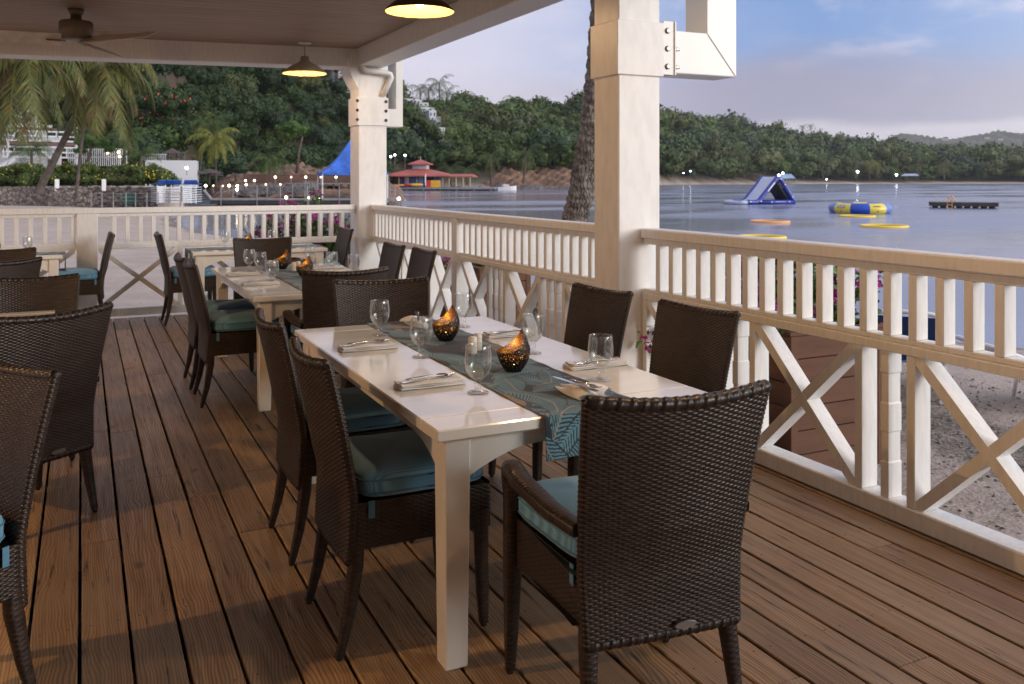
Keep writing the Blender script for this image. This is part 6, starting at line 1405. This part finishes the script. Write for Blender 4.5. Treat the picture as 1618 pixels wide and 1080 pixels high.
crate(672.5, 680.5, 284.5, 295, M_kayak_r, 'upright red boat leaning by the hut door'); crate(681, 696, 284.5, 295, M_kayak_y, 'upright yellow boat beside the red one on the jetty')
o = kayak(672, 284, 3.2, M_white_plastic, 'white board standing upright at the hut corner', True, .6)
t = thing('motor_boat', (*at(800, 216), -1.2), -TH + .2, 'small white motor boat moored at the end of the jetty', 'boat'); mb = MB(); secs = [(-2.2, .75, .8), (-1, .9, .85), (.8, .85, .9), (1.8, .5, 1.05), (2.5, .05, 1.2)]; V = []
for (a_, w_, h_) in secs: V += [(a_, -w_, h_), (a_, -w_ * .6, 0), (a_, w_ * .6, 0), (a_, w_, h_)]
mb.add(V, [[4 * i + j, 4 * i + 4 + j, 4 * i + 5 + j, 4 * i + 1 + j] for i in range(4) for j in range(3)] + [[0, 1, 2, 3], [4 * i + 0 for i in range(5)] + [4 * i + 3 for i in range(4, -1, -1)]]); mb.build('hull', M_white_plastic, t); mb = MB(); mb.add(*cbox((-.2, 0, 1.2), (1.6, 1.1, .6), .15)); mb.build('cabin', M_white_far, t); mb = MB(); mb.add(*cbox((-2.4, 0, .9), (.35, .4, .7), .05)); mb.build('outboard', M_hut_blue, t)
for k, (u_, v_, lab) in enumerate([(617.5, 247, 'lamp on a tall pole left of the hut, lowest of three'), (624, 244.5, 'lamp on a tall pole left of the hut, middle of three'), (640, 245, 'lamp on a tall pole rising behind the hut roof')]): lamp(u_, v_, 226, lab, 1.7, 268, M_bulb_cold, 'tall lamp poles by the hut')
# far shore
for k, (u_, v_, rp, lab) in enumerate([(1127.5, 269.5, 2.6, 'bright flood lamp on the far shore just right of the thick column'), (1091, 270, 1.3, 'faint far lamp left of the bright one beside the column'), (1080, 273, 1.0, 'faintest far lamp nearest to the thick column'), (1230.5, 276.5, 2.4, 'bright far lamp just above the top of the inflatable slide'), (1237, 273, 2.0, 'second far lamp above the inflatable slide'), (1355, 271, 2.6, 'bright far lamp above the inflatable trampoline'), (1416.6, 276, 2.2, 'far lamp beside the beach shelter'), (1306, 283, 1.2, 'weak lamp low on the far beach')]):
    lamp(u_, v_, dsh(u_, 3), lab, rp * .85, 287, M_bulb_cold, 'flood lamps on the far shore')
def shelter(u0, u1, v0, v1, vr, d_, lab, mat):
    d_ = dsh((u0 + u1) / 2, 8)
    X_, Y_, yw_ = frame((u0 + u1) / 2, d_); w_ = m_(u1 - u0, d_); t = thing('beach_shelter', (X_, Y_, zat(v1, d_)), yw_, lab, 'shelter'); z_ = zat(v0, d_) - zat(v1, d_); zr_ = zat(vr, d_) - zat(v1, d_)
    mb = MB(); mb.add(*hiproof(-w_ / 2, w_ / 2, -5, 5, z_, -w_ * .3, w_ * .3, -.5, .5, zr_)); mb.build('roof', mat, t)
    for k in range(7): mb = MB(); mb.add(*cbox((-w_ / 2 + w_ * (k + .5) / 7, -4, z_ / 2), (.35, .35, z_ - .3), .03)); mb.build('post', M_dark_timber, t)
shelter(1225, 1256, 281, 286, 274.5, 560, 'pale roofed restaurant shelter on the far beach behind the slide', M_hut_pale); shelter(1425, 1451, 277, 285, 274, 590, 'low dark roofed shelter on the far beach near the leaning palm', M_vinyl_pale); shelter(1204, 1226, 280, 285, 276, 565, 'smaller roofed shelter on the far beach left of the lamps', M_dark_roof)
# ================================================================== THINGS AFLOAT
sd_ = 97; x, y, yw = frame(1204, sd_, rad(39)); t = thing('inflatable_slide', (x, y, -1.2), yw, 'blue inflatable water slide with a pale chute and black steps', 'inflatable slide'); TR = .25
for sy in (-1.15, 1.25):
    front = curve_pts([(-2.9, sy, .27), (-2.0, sy, .26), (-1.4, sy, .38), (-.8, sy, .95), (.2, sy, 1.95), (1.0, sy, 2.75), (1.25, sy, 2.82)], 40); rear = [(1.15, sy, 2.82), (1.55, sy, 2.72), (2.4, sy, 1.6), (3.45, sy, .25)]
    mb = MB(); mb.add(*tube(front, TR, 16)); mb.build('chute_tube', M_vinyl_blue, t, smooth=True); mb = MB(); mb.add(*tube(curve_pts(rear, 30), TR, 16)); mb.build('ladder_tube', M_vinyl_blue, t, smooth=True); mb = MB(); mb.add(*tube([(-1.5, sy, .23), (3.5, sy, .23)], TR * .95, 16)); mb.build('base_tube', M_vinyl_blue, t, smooth=True)
n = 30; fr = curve_pts([(-3.9, 0, .34), (-2.9, 0, .34), (-2.0, 0, .36), (-1.4, 0, .50), (-.8, 0, 1.08), (.2, 0, 2.10), (.9, 0, 2.86), (1.3, 0, 2.95)], n); mb = MB(); V = []
for p in fr:
    for q in np.linspace(-1, 1, 9): V.append((p[0], .05 + 1.2 * q, p[2] + .03 * math.cos(q * 12) + .09 * q ** 4))
for p in fr:
    for q in np.linspace(-1, 1, 9): V.append((p[0] + .08, .05 + 1.2 * q, p[2] - .22))
gf_ = grid_faces(n, 9); mb.add(V, np.concatenate([gf_[:, ::-1], gf_ + n * 9])); mb.build('chute', M_vinyl_pale, t, smooth=True)
mb = MB(); V, F = tube([(-4.0, -1.15, .20), (-4.05, .05, .20), (-4.0, 1.25, .20)], .22, 12); mb.add(V, F); mb.add(*tube([(-4.0, -1.15, .20), (-2.8, -1.15, .24)], .21, 12)); mb.build('landing_pad', M_vinyl_pale, t, smooth=True)
mb = MB(); mb.add([(1.35, -1, 2.55), (1.35, 1.1, 2.55), (3.25, 1.1, .25), (3.25, -1, .25), (1.2, -1, 2.35), (1.2, 1.1, 2.35), (3.0, 1.1, .12), (3.0, -1, .12)], [[0, 1, 2, 3], [7, 6, 5, 4], [0, 3, 7, 4], [1, 5, 6, 2]]); mb.build('climbing_wall', M_vinyl_blk, t)
for k in range(6): f = (k + .5) / 6; mb = MB(); mb.add(*tube([(1.38 + 1.9 * f, -.9, 2.6 - 2.28 * f), (1.38 + 1.9 * f, 1.0, 2.6 - 2.28 * f)], .09, 10)); mb.build('step', M_vinyl_blk, t, smooth=True)
for k in range(9): f = .30 + .05 * k; p = curve_pts([(-.8, 0, .95), (.2, 0, 1.95), (1.0, 0, 2.75)], 40)[int(f * 39)]; mb = MB(); mb.add(*cbox((p[0], -1.15 - TR, p[2]), (.13, .012, .14), .002, Matrix.Rotation(rad(-45), 3, 'Y'))); mb.build('lettering', M_white_plastic, t)
for (xx, zz) in [(1.45, 2.72), (2.0, 2.15), (3.05, .78), (-2.6, .30), (-1.2, .33), (.2, .26), (2.6, .26)]: mb = MB(); mb.add(*cbox((xx, -1.15 - TR + .004, zz), (.17, .03, .12), .01)); mb.build('emblem', M_white_plastic, t)
for k in range(12): mb = MB(); mb.add(*cbox((.75 + .12 * k, -1.15 - TR + .012, .27), (.07, .012, .08), .002)); mb.build('small_lettering', M_vinyl_pale, t)
# trampoline
x, y, yw = frame(1359, 71); t = thing('inflatable_trampoline', (x, y, -1.2), yw, 'round blue and yellow inflatable trampoline floating in the bay', 'trampoline'); Rm, rt = 1.90, .50
cols = {0: M_tramp_blue, 1: M_tramp_yel, 2: M_tramp_pale, 3: M_tramp_yel, 4: M_tramp_blue, 5: M_tramp_yel, 6: M_tramp_blue, 7: M_tramp_yel, 8: M_tramp_pale, 9: M_tramp_yel}
for k in range(10):
    nn, mm = 14, 20; V = []
    for i in range(nn):
        a_ = rad(-90 + (k - .5) * 36 + 36 * i / (nn - 1)); pinch = 1 - .03 * (abs(2 * i / (nn - 1) - 1) ** 8)
        for j in range(mm): b_ = j * 2 * math.pi / mm; V.append(((Rm + rt * pinch * math.cos(b_)) * math.cos(a_), (Rm + rt * pinch * math.cos(b_)) * math.sin(a_), .36 + rt * .92 * pinch * math.sin(b_)))
    mb = MB(); mb.add(V, grid_faces(nn, mm, True)[:, ::-1]); mb.build('ring_segment', cols[k], t, smooth=True)
mb = MB(); mb.add(*lathe([(0, .62), (1.45, .66), (1.5, .70)], 40)); mb.build('jump_mat', M_vinyl_blk, t)
def onring(adeg, bdeg, pr=1.0): a_, b_ = rad(-90 + adeg), rad(bdeg); q = Rm + rt * pr * math.cos(b_); return Vector((q * math.cos(a_), q * math.sin(a_), .36 + rt * .92 * pr * math.sin(b_)))
def patch(a0, a1, b0, b1, mat, nm, oval=False, pr=1.012):
    n = 20; V = [onring((a0 + a1) / 2, (b0 + b1) / 2, pr + .004)]
    for i in range(n): q = 2 * math.pi * i / n; V.append(onring((a0 + a1) / 2 + (a1 - a0) / 2 * math.cos(q), (b0 + b1) / 2 + (b1 - b0) / 2 * math.sin(q), pr)) if oval else None
    if not oval: V = [onring(a0, b0, pr), onring(a1, b0, pr), onring(a1, b1, pr), onring(a0, b1, pr)]; F = [[0, 1, 2, 3]]
    else: F = [[0, 1 + i, 1 + (i + 1) % n] for i in range(n)]
    mb = MB(); mb.add([tuple(v) for v in V], F); mb.build(nm, mat, t)
patch(-46, -27, 8, 42, M_vinyl_blue, 'emblem', True, 1.01); patch(-44, -29, 12, 38, M_tramp_yel, 'emblem', True, 1.016); patch(-43, -30, 15, 35, M_vinyl_blue, 'emblem', True, 1.022)
for k in range(4): patch(-41.5 + 2.8 * k, -39.8 + 2.8 * k, 19, 31, M_white_plastic, 'emblem_letter', False, 1.032)
for k in range(7): patch(24 + 2.2 * k, 25.5 + 2.2 * k, 24, 36, M_vinyl_blk, 'lettering', False, 1.012)
for a_ in (-36, 33): patch(a_ - 2, a_ + 2, -26, -14, M_vinyl_blk, 'valve', True, 1.02)
# floating raft
x, y, yw = frame(1521, 84, rad(3)); t = thing('swim_raft', (x, y, -1.2), yw, 'square dark floating raft with a wooden ladder on its left side', 'raft'); 
mb = MB(); 
for k in range(18): mb.add(*cbox((-2.7 + .318 * (k) , 0, .56), (.30, 3.4, .06), .01), random.random())
mb.build('deck', M_grey_timber, t); mb = MB(); mb.add(*cbox((0, -1.70, .36), (5.7, .07, .34), .01)); mb.add(*cbox((0, 1.70, .36), (5.7, .07, .34), .01)); mb.add(*cbox((-2.84, 0, .36), (.07, 3.3, .34), .01)); mb.add(*cbox((2.84, 0, .36), (.07, 3.3, .34), .01)); mb.build('side_board', M_dark_timber, t)
for k in range(8): mb = MB(); mb.add(*tube([(-2.4 + .68 * k, -1.62, .16), (-2.4 + .68 * k, -1.0, .16)], .26, 14)); mb.build('float', M_vinyl_blk, t, smooth=True)
for dx in (0, .38): mb = MB(); mb.add(*bar((-1.35 + dx, -1.78, -.1), (-1.35 + dx, -1.78, 1.20), .07, .10)); mb.add(*bar((-1.35 + dx, -1.78, 1.17), (-.95 + dx, -1.2, .60), .07, .08)); mb.build('ladder_rail', M_ring_o, t)
for zz in (.0, .3): mb = MB(); mb.add(*cbox((-1.16, -1.80, zz), (.36, .05, .07), .01)); mb.build('rung', M_ring_o, t)
# floating rings
def ring(u_, v_, wpx, d_, mat, lab):
    x, y = at(u_, d_); Rr = m_(wpx, d_) / 2 - .09; nn, mm = 64, 12; V = []
    for i in range(nn):
        a_ = 2 * math.pi * i / nn
        for j in range(mm): b_ = 2 * math.pi * j / mm; V.append(((Rr + .085 * math.cos(b_)) * math.cos(a_), (Rr + .085 * math.cos(b_)) * math.sin(a_), .085 * math.sin(b_)))
    F = [[i * mm + j, ((i + 1) % nn) * mm + j, ((i + 1) % nn) * mm + (j + 1) % mm, i * mm + (j + 1) % mm] for i in range(nn) for j in range(mm)]
    mb = MB(); mb.add(V, F); o = mb.build('floating_ring', mat, smooth=True); o.location = (x, y, -1.17); tag(o, lab, 'ring', 'rings floating in the bay')
def dwat(v_): return 2.68 * 1400 / (v_ - 283)
ring(1217, 350, 62, dwat(350), M_ring_o, 'pale orange ring floating below the inflatable slide'); ring(1203, 375, 78, dwat(375), M_ring_y, 'nearest yellow ring, just above the top rail'); ring(1355, 341.5, 55, dwat(341.5), M_ring_y, 'yellow ring floating right in front of the trampoline'); ring(1397, 357.5, 73, dwat(357.5), M_ring_y, 'yellow ring floating below and right of the trampoline')
# houses on the far ridge
for k, (u_, v_, d_) in enumerate([(1494, 219, 2500), (1560, 217, 2500), (1581, 219, 2450), (1432, 221, 2450)]):
    x, y, yw = frame(u_, d_); t = thing('ridge_house', (x, y, zat(v_ + 2, d_)), yw, ['pale house on the far ridge, middle one', 'pale house on the far ridge under its highest point', 'pale house on the far ridge nearest the right edge', 'pale house at the left end of the far ridge'][k], 'house', 'houses on the far ridge'); mb = MB(); mb.add(*cbox((0, 0, 2), (14, 10, 7), .3)); mb.build('wall', M_house_beige, t); mb = MB(); mb.add(*hiproof(-8, 8, -6, 6, 5.6, -4, 4, -.5, .5, 9)); mb.build('roof', M_dark_roof, t)
print('all built', len(bpy.data.objects))

# ---- evening air over the bay
mb = MB(); mb.add([(-700, -900, -6), (3900, -900, -6), (3900, 3300, -6), (-700, 3300, -6), (-700, -900, 300), (3900, -900, 300), (3900, 3300, 300), (-700, 3300, 300)], [[3, 2, 1, 0], [4, 5, 6, 7], [0, 1, 5, 4], [1, 2, 6, 5], [2, 3, 7, 6], [3, 0, 4, 7]])
hm = bpy.data.materials.new('evening_haze'); hm.use_nodes = True; ht = hm.node_tree; ht.nodes.clear(); ho = ht.nodes.new('ShaderNodeOutputMaterial'); hv = ht.nodes.new('ShaderNodeVolumePrincipled')
hv.inputs['Color'].default_value = (.93, .93, .98, 1); hv.inputs['Density'].default_value = .00010; hv.inputs['Anisotropy'].default_value = .2; ht.links.new(hv.outputs[0], ho.inputs['Volume'])
tag(mb.build('haze', hm), kind='stuff')
